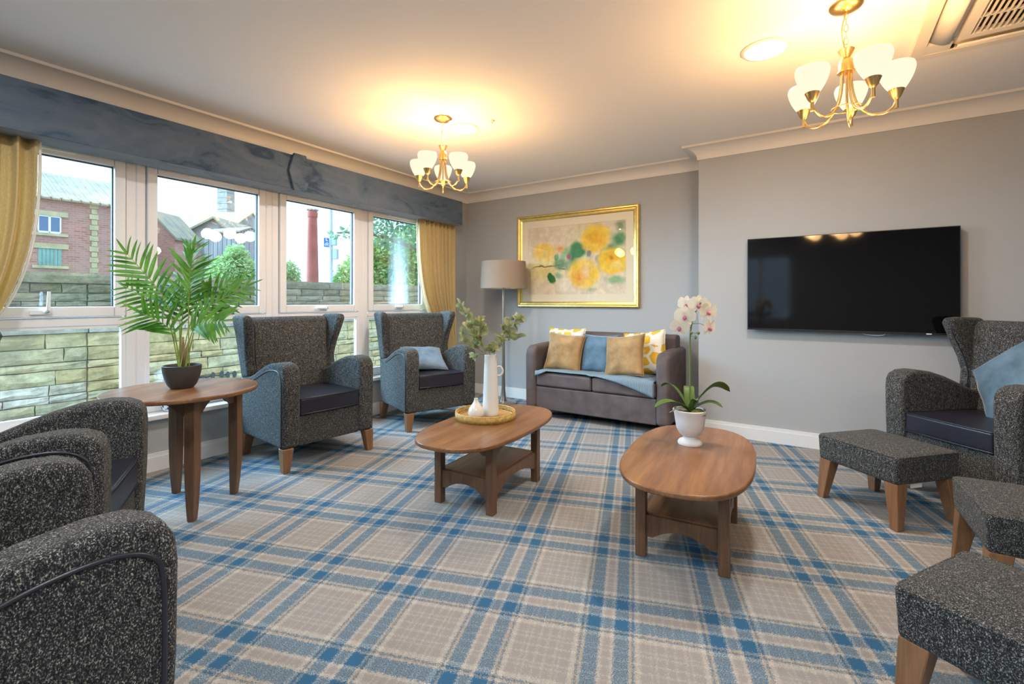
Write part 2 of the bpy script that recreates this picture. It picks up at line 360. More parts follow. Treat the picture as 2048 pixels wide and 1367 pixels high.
def obj(name, bm, mat, parent=None, loc=(0, 0, 0), rot=(0, 0, 0), smooth=True, wn=False, ang=40, **kw):
    me = bpy.data.meshes.new(name)
    bmesh.ops.recalc_face_normals(bm, faces=bm.faces)
    bm.to_mesh(me); bm.free()
    for m in (mat if isinstance(mat, (list, tuple)) else [mat]):
        me.materials.append(MAT[m])
    if smooth:
        me.polygons.foreach_set('use_smooth', [True]*len(me.polygons))
        me.set_sharp_from_angle(angle=math.radians(ang))
    o = bpy.data.objects.new(name, me); col.objects.link(o)
    o.location = loc; o.rotation_euler = rot; o.parent = parent
    if wn:
        w = o.modifiers.new('wn', 'WEIGHTED_NORMAL'); w.keep_sharp = True
    return tag(o, **kw)

def inst(o, name, parent, loc=(0, 0, 0), rot=(0, 0, 0), scale=(1, 1, 1), mat4=None):
    c = bpy.data.objects.new(name, o.data if hasattr(o, 'data') else o); col.objects.link(c)
    c.parent = parent
    if mat4 is not None: c.matrix_local = mat4
    else: c.location = loc; c.rotation_euler = rot; c.scale = scale
    return c

def copy_tree(o, parent=None):
    c = o.copy(); col.objects.link(c); c.parent = parent
    for ch in list(o.children): copy_tree(ch, c)
    return c

def box(bm, x0, x1, y0, y1, z0, z1, mi=0):
    vs = [bm.verts.new((x, y, z)) for x in (x0, x1) for y in (y0, y1) for z in (z0, z1)]
    for f in ((0, 1, 3, 2), (4, 6, 7, 5), (0, 4, 5, 1), (2, 3, 7, 6), (0, 2, 6, 4), (1, 5, 7, 3)):
        bm.faces.new([vs[i] for i in f]).material_index = mi
    return vs

def hexa(bm, pts, mi=0):
    """8 points: bottom ring (4) then top ring (4)"""
    v = [bm.verts.new(p) for p in pts]
    for f in ((3, 2, 1, 0), (4, 5, 6, 7), (0, 1, 5, 4), (1, 2, 6, 5), (2, 3, 7, 6), (3, 0, 4, 7)):
        bm.faces.new([v[i] for i in f]).material_index = mi

def bev(bm, off, seg=2, ang=30):
    bm.normal_update()
    es = [e for e in bm.edges if len(e.link_faces) == 2 and e.calc_face_angle(0) > math.radians(ang)]
    bmesh.ops.bevel(bm, geom=es, offset=off, segments=seg, profile=0.5, affect='EDGES', clamp_overlap=True)

def prism(bm, poly, axis, a, b, fn=None):
    """poly of 2-D points extruded along axis from a to b; fn may move each 3-D point"""
    def p3(p, t):
        q = [(t, p[0], p[1]), (p[0], t, p[1]), (p[0], p[1], t)][axis]
        return fn(*q) if fn else q
    A = [bm.verts.new(p3(p, a)) for p in poly]; B = [bm.verts.new(p3(p, b)) for p in poly]
    n = len(poly)
    bm.faces.new(A); bm.faces.new(B[::-1])
    for i in range(n):
        bm.faces.new([A[i], B[i], B[(i+1) % n], A[(i+1) % n]])

def tube(bm, pts, r, seg=8, closed=False, caps=True, mi=0):
    pts = [Vector(p) for p in pts]; n = len(pts)
    rs = r if isinstance(r, (list, tuple)) else [r]*n
    rings = []; up = None
    for i, p in enumerate(pts):
        a = pts[(i-1) % n] if (closed or i > 0) else p
        b = pts[(i+1) % n] if (closed or i < n-1) else p
        t = (b-a).normalized()
        if up is None: up = Vector((0, 0, 1)) if abs(t.z) < 0.9 else Vector((1, 0, 0))
        s = t.cross(up)
        if s.length < 1e-5: s = t.orthogonal()
        s.normalize(); u2 = s.cross(t).normalized(); up = u2
        rings.append([bm.verts.new(p + rs[i]*(math.cos(2*PI*k/seg)*s + math.sin(2*PI*k/seg)*u2)) for k in range(seg)])
    m = n if closed else n-1
    for i in range(m):
        A, B = rings[i], rings[(i+1) % n]
        for k in range(seg):
            bm.faces.new([A[k], A[(k+1) % seg], B[(k+1) % seg], B[k]]).material_index = mi
    if caps and not closed:
        bm.faces.new(rings[0][::-1]).material_index = mi; bm.faces.new(rings[-1]).material_index = mi

def lathe(bm, prof, seg=32, c=(0, 0, 0), mi=0, sx=1, sy=1):
    rings = []
    for r, z in prof:
        if r < 1e-6: rings.append([bm.verts.new((c[0], c[1], c[2]+z))])
        else: rings.append([bm.verts.new((c[0]+sx*r*math.cos(2*PI*k/seg), c[1]+sy*r*math.sin(2*PI*k/seg), c[2]+z)) for k in range(seg)])
    for A, B in zip(rings, rings[1:]):
        for k in range(seg):
            k2 = (k+1) % seg
            if len(A) == 1 and len(B) == 1: continue
            if len(A) == 1: f = [A[0], B[k], B[k2]]
            elif len(B) == 1: f = [A[k], A[k2], B[0]]
            else: f = [A[k], A[k2], B[k2], B[k]]
            bm.faces.new(f).material_index = mi

def grid(bm, fn, nu, nv, mi=0):
    g = [[bm.verts.new(fn(i/nu, j/nv)) for j in range(nv+1)] for i in range(nu+1)]
    for i in range(nu):
        for j in range(nv):
            bm.faces.new([g[i][j], g[i+1][j], g[i+1][j+1], g[i][j+1]]).material_index = mi
    return g

def rbox(name, x0, x1, y0, y1, z0, z1, mat, parent=None, r=0.01, seg=2, **kw):
    bm = bmesh.new(); box(bm, x0, x1, y0, y1, z0, z1)
    if r: bev(bm, r, seg)
    return obj(name, bm, mat, parent, wn=bool(r), **kw)

def bez(ps, n=16):
    """Catmull-Rom through the points"""
    P = [Vector(p) for p in ps]; P = [2*P[0]-P[1]] + P + [2*P[-1]-P[-2]]
    out = []
    for i in range(1, len(P)-2):
        a, b, c, d = P[i-1], P[i], P[i+1], P[i+2]
        for k in range(n):
            t = k/n
            out.append(0.5*((2*b)+(c-a)*t+(2*a-5*b+4*c-d)*t*t+(3*b-a-3*c+d)*t**3))
    out.append(P[-2]); return out

# ------------------------------------------------------------------ the setting
WX, BY, TY, CH, TX = -3.95, 4.93, 4.57, 2.61, -0.935
RX, RY = 2.7, -2.6
bm = bmesh.new(); box(bm, WX-0.02, RX+0.02, RY-0.02, BY+0.02, -0.12, 0.0)
obj('floor', bm, 'carpet', smooth=False, label='blue and beige plaid carpet covering the lounge floor', cat='floor', kind='structure')
bm = bmesh.new(); box(bm, WX-0.25, RX+0.2, RY-0.2, BY+0.2, CH, CH+0.15)
obj('ceiling', bm, 'ceil', smooth=False, label='plain pale painted ceiling of the lounge', cat='ceiling', kind='structure')
WY0, WY1, WZ0, WZ1 = 0.346, 4.286, 0.385, 2.26
bm = bmesh.new()
box(bm, WX-0.25, WX, RY, BY+0.2, 0, WZ0); box(bm, WX-0.25, WX, RY, BY+0.2, WZ1, CH)
box(bm, WX-0.25, WX, RY, WY0, WZ0, WZ1); box(bm, WX-0.25, WX, WY1, BY+0.2, WZ0, WZ1)
obj('wall_left', bm, 'wall', smooth=False, label='grey-blue painted wall around the long window', cat='wall', kind='structure')
bm = bmesh.new(); box(bm, WX, TX, BY, BY+0.2, 0, CH)
obj('wall_back', bm, 'wall', smooth=False, label='grey-blue painted wall behind the sofa and framed print', cat='wall', kind='structure')
bm = bmesh.new(); box(bm, TX, RX+0.2, TY, BY+0.2, 0, CH)
obj('wall_chimney_breast', bm, 'wall', smooth=False, label='projecting painted wall that carries the television', cat='wall', kind='structure')
bm = bmesh.new(); box(bm, RX, RX+0.2, RY, TY, 0, CH)
obj('wall_right', bm, 'wall', smooth=False, label='painted wall on the right side, out of the view', cat='wall', kind='structure')
bm = bmesh.new()
box(bm, WX-0.25, -2.3, RY-0.2, RY, 0, CH); box(bm, -0.5, RX+0.2, RY-0.2, RY, 0, CH); box(bm, -2.3, -0.5, RY-0.2, RY, 0, 0.8); box(bm, -2.3, -0.5, RY-0.2, RY, 2.2, CH)
obj('wall_rear', bm, 'wall', smooth=False, label='painted wall with a window, behind the viewer', cat='wall', kind='structure')
w5 = empty('window_5', (-1.4, RY-0.1, 0.8), label='white framed window in the wall behind the viewer', cat='window', kind='structure')
bm = bmesh.new()
for x0, x1 in ((-0.9, -0.83), (-0.335, -0.265), (0.265, 0.335), (0.83, 0.9)): box(bm, x0, x1, -0.03, 0.03, 0, 1.4)
box(bm, -0.9, 0.9, -0.03, 0.03, 0, 0.07); box(bm, -0.9, 0.9, -0.03, 0.03, 1.33, 1.4)
obj('frame', bm, 'upvc', w5, smooth=False)
for k in range(3): rbox('pane', -0.83+k*0.565, -0.335+k*0.565, -0.004, 0.004, 0.07, 1.33, 'glass', w5, r=0)

# coving: concave profile swept along the wall lines (one piece per wall)
def cove(name, p0, p1, nrm, label):
    prof = [(0, -0.115), (0.012, -0.115), (0.012, -0.10)]
    for k in range(17):
        a = k/16*PI/2
        prof.append((0.012+0.098*(1-math.cos(a)), -0.10+0.082*math.sin(a)))
    prof += [(0.122, -0.018), (0.124, 0.004), (0, 0.004)]
    bm = bmesh.new(); d = Vector((p1[0]-p0[0], p1[1]-p0[1], 0)); n = Vector(nrm)
    def at(base, p, e):   # mitred ends
        return base + n*p[0] + Vector((0, 0, CH+p[1])) + d.normalized()*e*p[0]
    A = [bm.verts.new(at(Vector((*p0[:2], 0)), p, p0[2])) for p in prof]; B = [bm.verts.new(at(Vector((*p1[:2], 0)), p, p1[2])) for p in prof]
    k = len(prof); bm.faces.new(A); bm.faces.new(B[::-1])
    for i in range(k): bm.faces.new([A[i], B[i], B[(i+1) % k], A[(i+1) % k]])
    return obj(name, bm, 'trim', smooth=False, label=label, cat='coving', kind='structure')
def V2(x, y, e): return (x, y, e)
cove('trim_1', V2(WX, RY, 1), V2(WX, BY, -1), (1, 0, 0), 'white coving above the window wall')
cove('trim_2', V2(WX, BY, 1), V2(TX, BY, 0), (0, -1, 0), 'white coving above the framed rose print')
cove('trim_3', V2(TX, TY, -1), V2(RX, TY, -1), (0, -1, 0), 'white coving above the television wall')
cove('trim_4', V2(TX, TY, -1), V2(TX, BY, 0), (-1, 0, 0), 'short white coving return beside the sofa alcove')
def skirt(name, x0, x1, y0, y1, axis, s, label):
    # stepped skirting board
    bm = bmesh.new()
    if axis == 'x':
        box(bm, x0, x1, min(y0, y0+s*0.018), max(y0, y0+s*0.018), 0, 0.10); box(bm, x0, x1, min(y0, y0+s*0.012), max(y0, y0+s*0.012), 0.10, 0.125)
    else:
        box(bm, min(x0, x0+s*0.018), max(x0, x0+s*0.018), y0, y1, 0, 0.10); box(bm, min(x0, x0+s*0.012), max(x0, x0+s*0.012), y0, y1, 0.10, 0.125)
    return obj(name, bm, 'trim', smooth=False, label=label, cat='baseboard', kind='structure')
skirt('baseboard_left', WX, WX, RY, BY, 'y', 1, 'white skirting board under the windows')
skirt('baseboard_back', WX, TX, BY, BY, 'x', -1, 'white skirting board behind the sofa and lamp')
skirt('baseboard_right', TX-0.018, RX, TY, TY, 'x', -1, 'white skirting board under the television')
rbox('trim_5', WX-0.12, WX+0.055, WY0-0.04, WY1+0.04, 0.365, 0.40, 'trim', r=0.008, label='white window sill board along the whole window', cat='window sill', kind='structure')

# windows: four units, each an opening upper sash over a fixed lower pane
UW = 0.985
names = ['window unit nearest the left curtain, latch handle upright', 'window unit behind the potted palm', 'window unit showing the red brick chimney', 'window unit beside the yellow right curtain']
for k in range(4):
    y0 = WY0+k*UW; yc = y0+UW/2
    w = empty('window_%d' % (k+1), (-4.06, yc, 0.40), label='white '+names[k], cat='window', kind='structure')
    h = UW/2
    bm = bmesh.new()
    for s in (-1, 1): box(bm, -0.035, 0.03, s*h-(0.06 if s > 0 else 0), s*h+(0.06 if s < 0 else 0), 0, 1.86)
    box(bm, -0.035, 0.03, -h+0.06, h-0.06, 0, 0.065); box(bm, -0.035, 0.03, -h+0.06, h-0.06, 0.635, 0.695); box(bm, -0.035, 0.03, -h+0.06, h-0.06, 1.80, 1.86)
    bev(bm, 0.006, 1)
    obj('frame', bm, 'upvc', w, wn=True)
    bm = bmesh.new()
    for s in (-1, 1): box(bm, -0.02, 0.048, min(s*(h-0.063), s*(h-0.125)), max(s*(h-0.063), s*(h-0.125)), 0.698, 1.797)
    box(bm, -0.02, 0.048, -h+0.125, h-0.125, 0.698, 0.765); box(bm, -0.02, 0.048, -h+0.125, h-0.125, 1.715, 1.797)
    bev(bm, 0.008, 2)
    sash = obj('sash', bm, 'upvc', w, wn=True)
    bm = bmesh.new()
    a, b = h-0.125, h-0.132
    for s in (-1, 1): box(bm, 0.0, 0.02, min(s*a, s*b), max(s*a, s*b), 0.765, 1.715)
    box(bm, 0.0, 0.02, -b, b, 1.708, 1.715); box(bm, 0.0, 0.02, -b, b, 0.765, 0.770)
    obj('gasket', bm, 'gasket', sash, smooth=False)
    bm = bmesh.new()
    a, b = h-0.06, h-0.082
    for s in (-1, 1): box(bm, -0.01, 0.024, min(s*a, s*b), max(s*a, s*b), 0.065, 0.635)
    box(bm, -0.01, 0.024, -b, b, 0.065, 0.085); box(bm, -0.01, 0.024, -b, b, 0.62, 0.635)
    obj('glazing_bead', bm, 'upvc', w, smooth=False)
    rbox('pane', 0.004, 0.010, -h+0.13, h-0.13, -0.47, 0.47, 'glareglass' if k == 3 else 'glass', w, r=0, loc=(0, 0, 1.24))
    rbox('pane', -0.004, 0.002, -h+0.08, h-0.08, 0.083, 0.622, 'glass', w, r=0)
    rbox('trickle_vent', 0.046, 0.060, -0.17, 0.17, 1.742, 1.772, 'upvc', sash, r=0.004)
    bm = bmesh.new()
    box(bm, 0.046, 0.060, -0.045, 0.045, 0.718, 0.742)
    if k == 0: tube(bm, [(0.066, 0.02, 0.73), (0.085, 0.03, 0.745), (0.088, 0.033, 0.86)], [0.009, 0.01, 0.008], 8)
    else: tube(bm, [(0.066, 0.02, 0.73), (0.08, 0.0, 0.735), (0.08, -0.09, 0.735)], [0.009, 0.01, 0.007], 8)
    hd = obj('handle', bm, 'upvc', sash)
    bm = bmesh.new(); lathe(bm, [(0, -0.004), (0.009, -0.004), (0.009, 0.004), (0, 0.004)], 12)
    obj('lock_button', bm, 'chrome', hd, loc=(0.078, 0.028, 0.735), rot=(0, PI/2, 0))

# ------------------------------------------------------------------ pelmet and curtains
pel = empty('pelmet', (-3.8345, 2.37, 2.145), label='long upholstered slate-blue pelmet box over the window', cat='pelmet')
bm = bmesh.new(); box(bm, -0.115, 0.115, -2.2, 2.2, 0, 0.29); bev(bm, 0.008, 2)
obj('pelmet_board', bm, 'pelmet', pel, wn=True)
bm = bmesh.new(); prism(bm, [(-0.055, -0.012), (0.055, -0.012), (0.10, 0.145), (0.055, 0.302), (-0.055, 0.302), (-0.10, 0.145)], 0, 0.112, 0.142); bev(bm, 0.006, 2)
obj('diamond_boss', bm, 'pelmet', pel, wn=True, label='padded elongated hexagon joining the two halves')

def curtain(name, yo, s, label):
    """yo: outer edge (y); s: +1 when the outer edge lies at larger y.  Swept back towards the outer edge below."""
    def inner(z):
        t = max(0.0, min(1.0, (2.2-z)/1.5)); return 0.64*(1-t**3.3)+0.17*t**3.3
    def w_at(z): return inner(z) if z > 0.7 else 0.17+0.12*min(1, (0.7-z)/0.4)
    def fn(u, v):
        z = 0.02+v*2.124; wd = w_at(z)
        amp = 0.030+0.012*(1-wd/0.64)
        uu = u
        y = yo - s*wd*(1-uu)
        ph = uu*2*PI*8.5 + 0.7*math.sin(uu*9+1)
        sn = math.sin(ph+0.5*math.sin(z*1.5)); x = -3.865 + amp*math.copysign(abs(sn)**0.7, sn) + 0.006*math.sin(ph*2.3+1)
        return (x, y + s*0.010*math.cos(ph), z)
    bm = bmesh.new(); g = grid(bm, fn, 150, 30)
    c = empty(name, (0, 0, 0), label=label, cat='curtain', group='mustard curtains at the window')
    o = obj('drape', bm, 'curtain', c, ang=180)
    so = o.modifiers.new('thick', 'SOLIDIFY'); so.thickness = 0.004
    def fl(u, v):
        z = 0.02+v*2.124; wd = w_at(z)
        return (-3.865-0.010*u, yo - s*(wd+0.002+0.014*u), z)
    bm = bmesh.new(); grid(bm, fl, 2, 30)
    l = obj('lining_edge', bm, 'lining', c, ang=180); so = l.modifiers.new('thick', 'SOLIDIFY'); so.thickness = 0.003
    return c
curtain('curtain', 4.58, 1, 'mustard curtain hanging beside the blue-cushioned chair in the far corner')
curtain('curtain', 0.16, -1, 'mustard curtain cut by the photo edge beside the brick warehouse view')

# ------------------------------------------------------------------ wing armchair
def make_chair():
    t = empty('wing_armchair', (0, 0, 0))
    prof = [(-0.335, 0.165), (0.345, 0.165), (0.36, 0.45), (0.363, 0.65), (0.358, 0.702), (0.338, 0.737), (0.295, 0.757), (0.23, 0.762), (0.13, 0.750), (0.03, 0.720), (-0.06, 0.683), (-0.14, 0.647), (-0.21, 0.623), (-0.36, 0.612)]
    pp = [(-0.352, 0.60), (-0.21, 0.585), (-0.13, 0.605), (-0.05, 0.634), (0.04, 0.670), (0.13, 0.698), (0.21, 0.708), (0.27, 0.702), (0.31, 0.68), (0.328, 0.64), (0.332, 0.5), (0.325, 0.17)]
    for s in (-1, 1):
        bm = bmesh.new(); prism(bm, prof, 0, s*0.238, s*0.366); bev(bm, 0.027, 4, 50)
        a = obj('arm', bm, 'tweed', t, wn=True, ang=60)
        bm = bmesh.new(); tube(bm, bez([(s*0.3655, y, z) for y, z in pp], 5), 0.0055, 6)
        obj('piping', bm, 'piping', a, ang=180)
        wp = [(-0.355, 0.59), (-0.405, 0.95), (-0.425, 1.06), (-0.41, 1.088), (-0.24, 1.094), (-0.165, 1.088), (-0.150, 1.05), (-0.178, 0.95), (-0.222, 0.83), (-0.240, 0.74), (-0.215, 0.62)]
        def flare(x, y, z, s=s):
            k = max(0, (z-0.6)/0.49)
            return (x + s*0.048*k**1.4 + s*0.012*max(0, y+0.33)/0.13*k, y, z)
        bm = bmesh.new(); prism(bm, wp, 0, s*0.292, s*0.364, flare); bev(bm, 0.026, 4, 40)
        w = obj('wing', bm, 'tweed', t, wn=True, ang=60)
        bm = bmesh.new()
        tube(bm, bez([flare(s*0.296, y+0.004, z) for y, z in [(-0.208, 0.64), (-0.228, 0.74), (-0.210, 0.84), (-0.166, 0.95), (-0.147, 1.03)]], 5), 0.004, 6)
        obj('piping', bm, 'piping', w, ang=180)
    bm = bmesh.new()
    prism(bm, [(-0.33, 0.40), (-0.375, 0.8), (-0.415, 1.055), (-0.395, 1.072), (-0.345, 1.068), (-0.305, 1.03), (-0.262, 0.8), (-0.195, 0.45), (-0.195, 0.40)], 0, -0.30, 0.30,
          lambda x, y, z: (x*(1+0.14*max(0, (z-0.6)/0.49)), y, z))
    bev(bm, 0.02, 3, 50)
    obj('backrest', bm, 'tweed', t, wn=True, ang=60)
    bm = bmesh.new(); box(bm, -0.245, 0.245, -0.33, 0.333, 0.165, 0.385); bev(bm, 0.012, 2)
    obj('seat_base', bm, 'tweed', t, wn=True)
    bm = bmesh.new(); box(bm, -0.237, 0.237, -0.215, 0.345, 0.386, 0.503)
    bmesh.ops.subdivide_edges(bm, edges=bm.edges, cuts=5, use_grid_fill=True)
    for v in bm.verts:
        if v.co.z > 0.5: v.co.z += 0.014*(1-(v.co.x/0.237)**2)*(1-((v.co.y-0.065)/0.28)**2)
        if v.co.y > 0.34: v.co.y += 0.006*(1-(v.co.x/0.237)**2)
    bev(bm, 0.014, 3, 60)
    cu = obj('seat_cushion', bm, 'leather', t, wn=True, label='navy vinyl seat cushion')
    bm = bmesh.new()
    for zz in (0.500, 0.391):
        tube(bm, [(-0.236, -0.2, zz), (-0.236, 0.335, zz), (-0.226, 0.344, zz), (-0.12, 0.349, zz), (0, 0.350, zz), (0.12, 0.349, zz), (0.226, 0.344, zz), (0.236, 0.335, zz), (0.236, -0.2, zz)], 0.005, 6)
    obj('piping', bm, 'leather', cu, ang=180)
    for sx in (-1, 1):
        for sy in (-1, 1):
            bm = bmesh.new(); cx, cy = sx*0.325, sy*0.315
            T, B = 0.038, 0.024
            dx, dy = sx*0.012, sy*0.012 if sy > 0 else -0.02
            hexa(bm, [(cx+dx-B, cy+dy-B, 0), (cx+dx+B, cy+dy-B, 0), (cx+dx+B, cy+dy+B, 0), (cx+dx-B, cy+dy+B, 0), (cx-T, cy-T, 0.167), (cx+T, cy-T, 0.167), (cx+T, cy+T, 0.167), (cx-T, cy+T, 0.167)])
            bev(bm, 0.003, 1)
            obj('leg', bm, 'legwood', t, smooth=False)
    return t
chair0 = make_chair()
def facing(deg): return math.radians(deg-90)
spots = [((-3.42, 2.262, 0), -6, 'charcoal tweed wing armchair with empty seat beside the round palm table'),
         ((-3.35, 3.543, 0), -21.5, 'charcoal tweed wing armchair by the far curtain holding a pale blue cushion'),
         ((-2.52, 0.437, 0), 61, 'charcoal tweed armchair cut by the photo edge, touching the round palm table'),
         ((-1.515, 0.108, 0), 87.5, 'big charcoal tweed armchair in the very front corner, outer side piping showing'),
         ((0.862, 3.895, 0), 222.5, 'charcoal tweed wing armchair below the television with a bright blue cushion')]
for i, (loc, a, lab) in enumerate(spots):
    c = chair0 if i == 0 else copy_tree(chair0)
    c.location = loc; c.rotation_euler = (0, 0, facing(a))
    tag(c, lab, 'armchair', 'charcoal wing armchairs around the lounge')

# ------------------------------------------------------------------ footstools
def make_stool():
    t = empty('footstool')
    bm = bmesh.new(); box(bm, -0.24, 0.24, -0.22, 0.22, 0.235, 0.385)
    bmesh.ops.subdivide_edges(bm, edges=bm.edges, cuts=6, use_grid_fill=True)
    for v in bm.verts:
        k = max(0, (1-(v.co.x/0.24)**2)*(1-(v.co.y/0.22)**2))
        if v.co.z > 0.384: v.co.z += 0.018*k**0.6
        f = (v.co.z-0.235)/0.15
        v.co.x *= 0.975+0.03*f; v.co.y *= 0.975+0.03*f
    bev(bm, 0.016, 3, 60)
    b = obj('padded_top', bm, 'tweed', t, wn=True)
    bm = bmesh.new(); r = 0.0045; X, Y, z = 0.237, 0.217, 0.3805
    tube(bm, [(-X, -Y+0.02, z), (-X+0.02, -Y, z), (X-0.02, -Y, z), (X, -Y+0.02, z), (X, Y-0.02, z), (X-0.02, Y, z), (-X+0.02, Y, z), (-X, Y-0.02, z)], r, 6, closed=True)
    obj('piping', bm, 'tweed', b, ang=180)
    for sx in (-1, 1):
        for sy in (-1, 1):
            bm = bmesh.new(); cx, cy = sx*0.195, sy*0.175; T, B = 0.037, 0.021; d = 0.026
            hexa(bm, [(cx+sx*d-B, cy+sy*d-B, 0), (cx+sx*d+B, cy+sy*d-B, 0), (cx+sx*d+B, cy+sy*d+B, 0), (cx+sx*d-B, cy+sy*d+B, 0), (cx-T, cy-T, 0.24), (cx+T, cy-T, 0.24), (cx+T, cy+T, 0.24), (cx-T, cy+T, 0.24)])
            bev(bm, 0.003, 1); obj('leg', bm, 'legwood', t, smooth=False)
    return t
stool0 = make_stool()
for i, (loc, rz, lab) in enumerate([((0.312, 3.468, 0), -43, 'tweed footstool pushed against the armchair below the television, paper tag underneath'),
                                    ((0.745, 2.75, 0), 92, 'tweed footstool between the other two, only its one side in view'),
                                    ((0.495, 1.805, 0), -31, 'tweed footstool nearest the camera, herringbone weave showing large')]):
    s = stool0 if i == 0 else copy_tree(stool0)
    s.location = loc; s.rotation_euler = (0, 0, math.radians(rz)); tag(s, lab, 'footstool', 'tweed footstools by the television')
rbox('care_tag', 0.2145, 0.2155, -0.10, -0.02, 0.208, 0.24, 'paper', stool0, r=0, label='white paper tag hanging below the seat')

# ------------------------------------------------------------------ tables
def superell(a, b, n, k=64):
    out = []
    for i in range(k):
        t = 2*PI*i/k; c, s = math.cos(t), math.sin(t)
        out.append((a*math.copysign(abs(c)**(2/n), c), b*math.copysign(abs(s)**(2/n), s)))
    return out
def arch(L, z0, z1, rise, n=14):
    """rail elevation: flat top z1, arched underside from z0 rising"""
    pts = [(-L, z1), (-L, z0)]
    for k in range(n+1):
        x = -L+0.03+(2*L-0.06)*k/n
        pts.append((x, z0+rise*(1-(2*k/n-1)**2)))
    return pts + [(L, z0), (L, z1)]
def top_mesh(outline, z0, z1, r=0.008):
    bm = bmesh.new(); prism(bm, outline, 2, z0, z1); bev(bm, r, 3, 50); return bm
def make_coffee():
    t = empty('coffee_table')
    obj('tabletop', top_mesh(superell(0.30, 0.57, 2.7, 80), 0.405, 0.43), 'tablewood', t, wn=True, ang=60)
    LX, LY, w = 0.18, 0.285, 0.024
    for sx in (-1, 1):
        for sy in (-1, 1):
            rbox('leg', sx*LX-w, sx*LX+w, sy*LY-w, sy*LY+w, 0, 0.405, 'framewood', t, r=0.004)
    for sx in (-1, 1):
        bm = bmesh.new(); prism(bm, arch(LY-w, 0.325, 0.405, 0.062), 0, sx*LX-0.010, sx*LX+0.010); obj('apron', bm, 'framewood', t, smooth=False)
        bm = bmesh.new(); prism(bm, arch(LY-w, 0.095, 0.195, 0.055), 0, sx*LX-0.010, sx*LX+0.010); obj('stretcher', bm, 'framewood', t, smooth=False)
    for sy in (-1, 1):
        bm = bmesh.new(); prism(bm, arch(LX-w, 0.325, 0.405, 0.055), 1, sy*LY-0.010, sy*LY+0.010); obj('apron', bm, 'framewood', t, smooth=False)
        bm = bmesh.new(); prism(bm, arch(LX-w, 0.095, 0.195, 0.045), 1, sy*LY-0.010, sy*LY+0.010); obj('stretcher', bm, 'framewood', t, smooth=False)
    rbox('shelf', -LX+0.01, LX-0.01, -LY+0.01, LY-0.01, 0.185, 0.20, 'tablewood', t, r=0.002)
    return t
ct = make_coffee(); ct.location = (-1.752, 2.43, 0); ct.rotation_euler = (0, 0, math.radians(4.5))
tag(ct, 'walnut coffee table with shelf carrying the rattan tray and tall vase', 'coffee table', 'walnut coffee tables')
ct2 = copy_tree(ct); ct2.location = (-0.555, 2.51, 0); ct2.rotation_euler = (0, 0, math.radians(4.8))
tag(ct2, 'walnut coffee table with shelf carrying the white orchid pot', 'coffee table', 'walnut coffee tables')

st = empty('side_table', (-3.126, 1.263, 0), math.radians(-13.6+45), label='round walnut side table under the palm by the window', cat='side table')
obj('tabletop', top_mesh([(0.385*math.cos(2*PI*k/72), 0.385*math.sin(2*PI*k/72)) for k in range(72)], 0.665, 0.69), 'tablewood', st, wn=True, ang=60)
L = 0.19
for sx in (-1, 1):
    for sy in (-1, 1):
        bm = bmesh.new(); w = 0.029
        rings = []
        for z, k, off in ((0, 0.62, -0.006), (0.08, 0.78, -0.003), (0.2, 0.93, 0), (0.32, 1, 0), (0.665, 1, 0)):
            cx, cy = sx*(L+off), sy*(L+off); q = w*k
            rings.append([bm.verts.new((cx+a*q, cy+b*q, z)) for a, b in ((-1, -1), (1, -1), (1, 1), (-1, 1))])
        bm.faces.new(rings[0][::-1]); bm.faces.new(rings[-1])
        for A, B in zip(rings, rings[1:]):
            for i in range(4): bm.faces.new([A[i], A[(i+1) % 4], B[(i+1) % 4], B[i]])
        bev(bm, 0.005, 2, 50); obj('leg', bm, 'framewood', st, wn=True)
for ax in (0, 1):
    for s in (-1, 1):
        bm = bmesh.new(); prism(bm, arch(L-0.029, 0.575, 0.665, 0.07), ax, s*L-0.011, s*L+0.011); obj('apron', bm, 'framewood', st, smooth=False)

# ------------------------------------------------------------------ sofa
sf = empty('sofa', (-1.857, 4.56, 0), 0, label='taupe faux suede two-seat sofa under the rose print', cat='sofa')
HW = 0.747
for s in (-1, 1):
    bm = bmesh.new()
    prism(bm, [(-0.325, 0.08), (-0.33, 0.62), (-0.315, 0.70), (-0.26, 0.735), (0.0, 0.745), (0.32, 0.75), (0.32, 0.08)], 0, s*HW, s*(HW-0.125)); bev(bm, 0.038, 4, 40)
    obj('arm', bm, 'sofa', sf, wn=True, ang=60)
bm = bmesh.new(); box(bm, -HW+0.12, HW-0.12, -0.305, 0.30, 0.08, 0.318); bev(bm, 0.015, 3); obj('base', bm, 'sofa', sf, wn=True)
bm = bmesh.new(); prism(bm, [(0.08, 0.30), (0.12, 0.84), (0.15, 0.868), (0.29, 0.868), (0.32, 0.84), (0.32, 0.30)], 0, -HW+0.06, HW-0.06); bev(bm, 0.025, 3, 30); obj('backrest', bm, 'sofa', sf, wn=True, ang=60)
for s in (-1, 1):
    a, b = (-HW+0.128, -0.004) if s < 0 else (0.004, HW-0.128)
    bm = bmesh.new(); box(bm, a, b, -0.315, 0.09, 0.322, 0.46)
    bmesh.ops.subdivide_edges(bm, edges=bm.edges, cuts=5, use_grid_fill=True)
    for v in bm.verts:
        if v.co.z > 0.459: v.co.z += 0.02*max(0, 1-((v.co.x-(a+b)/2)/((b-a)/2))**4)*max(0, 1-((v.co.y+0.11)/0.21)**4)
    bev(bm, 0.035, 4, 60)
    obj('seat_cushion', bm, 'sofa', sf, wn=True, ang=60)
for sx in (-1, 1):
    for sy in (-1, 1):
        bm = bmesh.new(); lathe(bm, [(0, 0), (0.02, 0), (0.026, 0.082), (0, 0.082)], 12, (sx*0.66, sy*0.25, 0)); obj('leg', bm, 'black', sf)

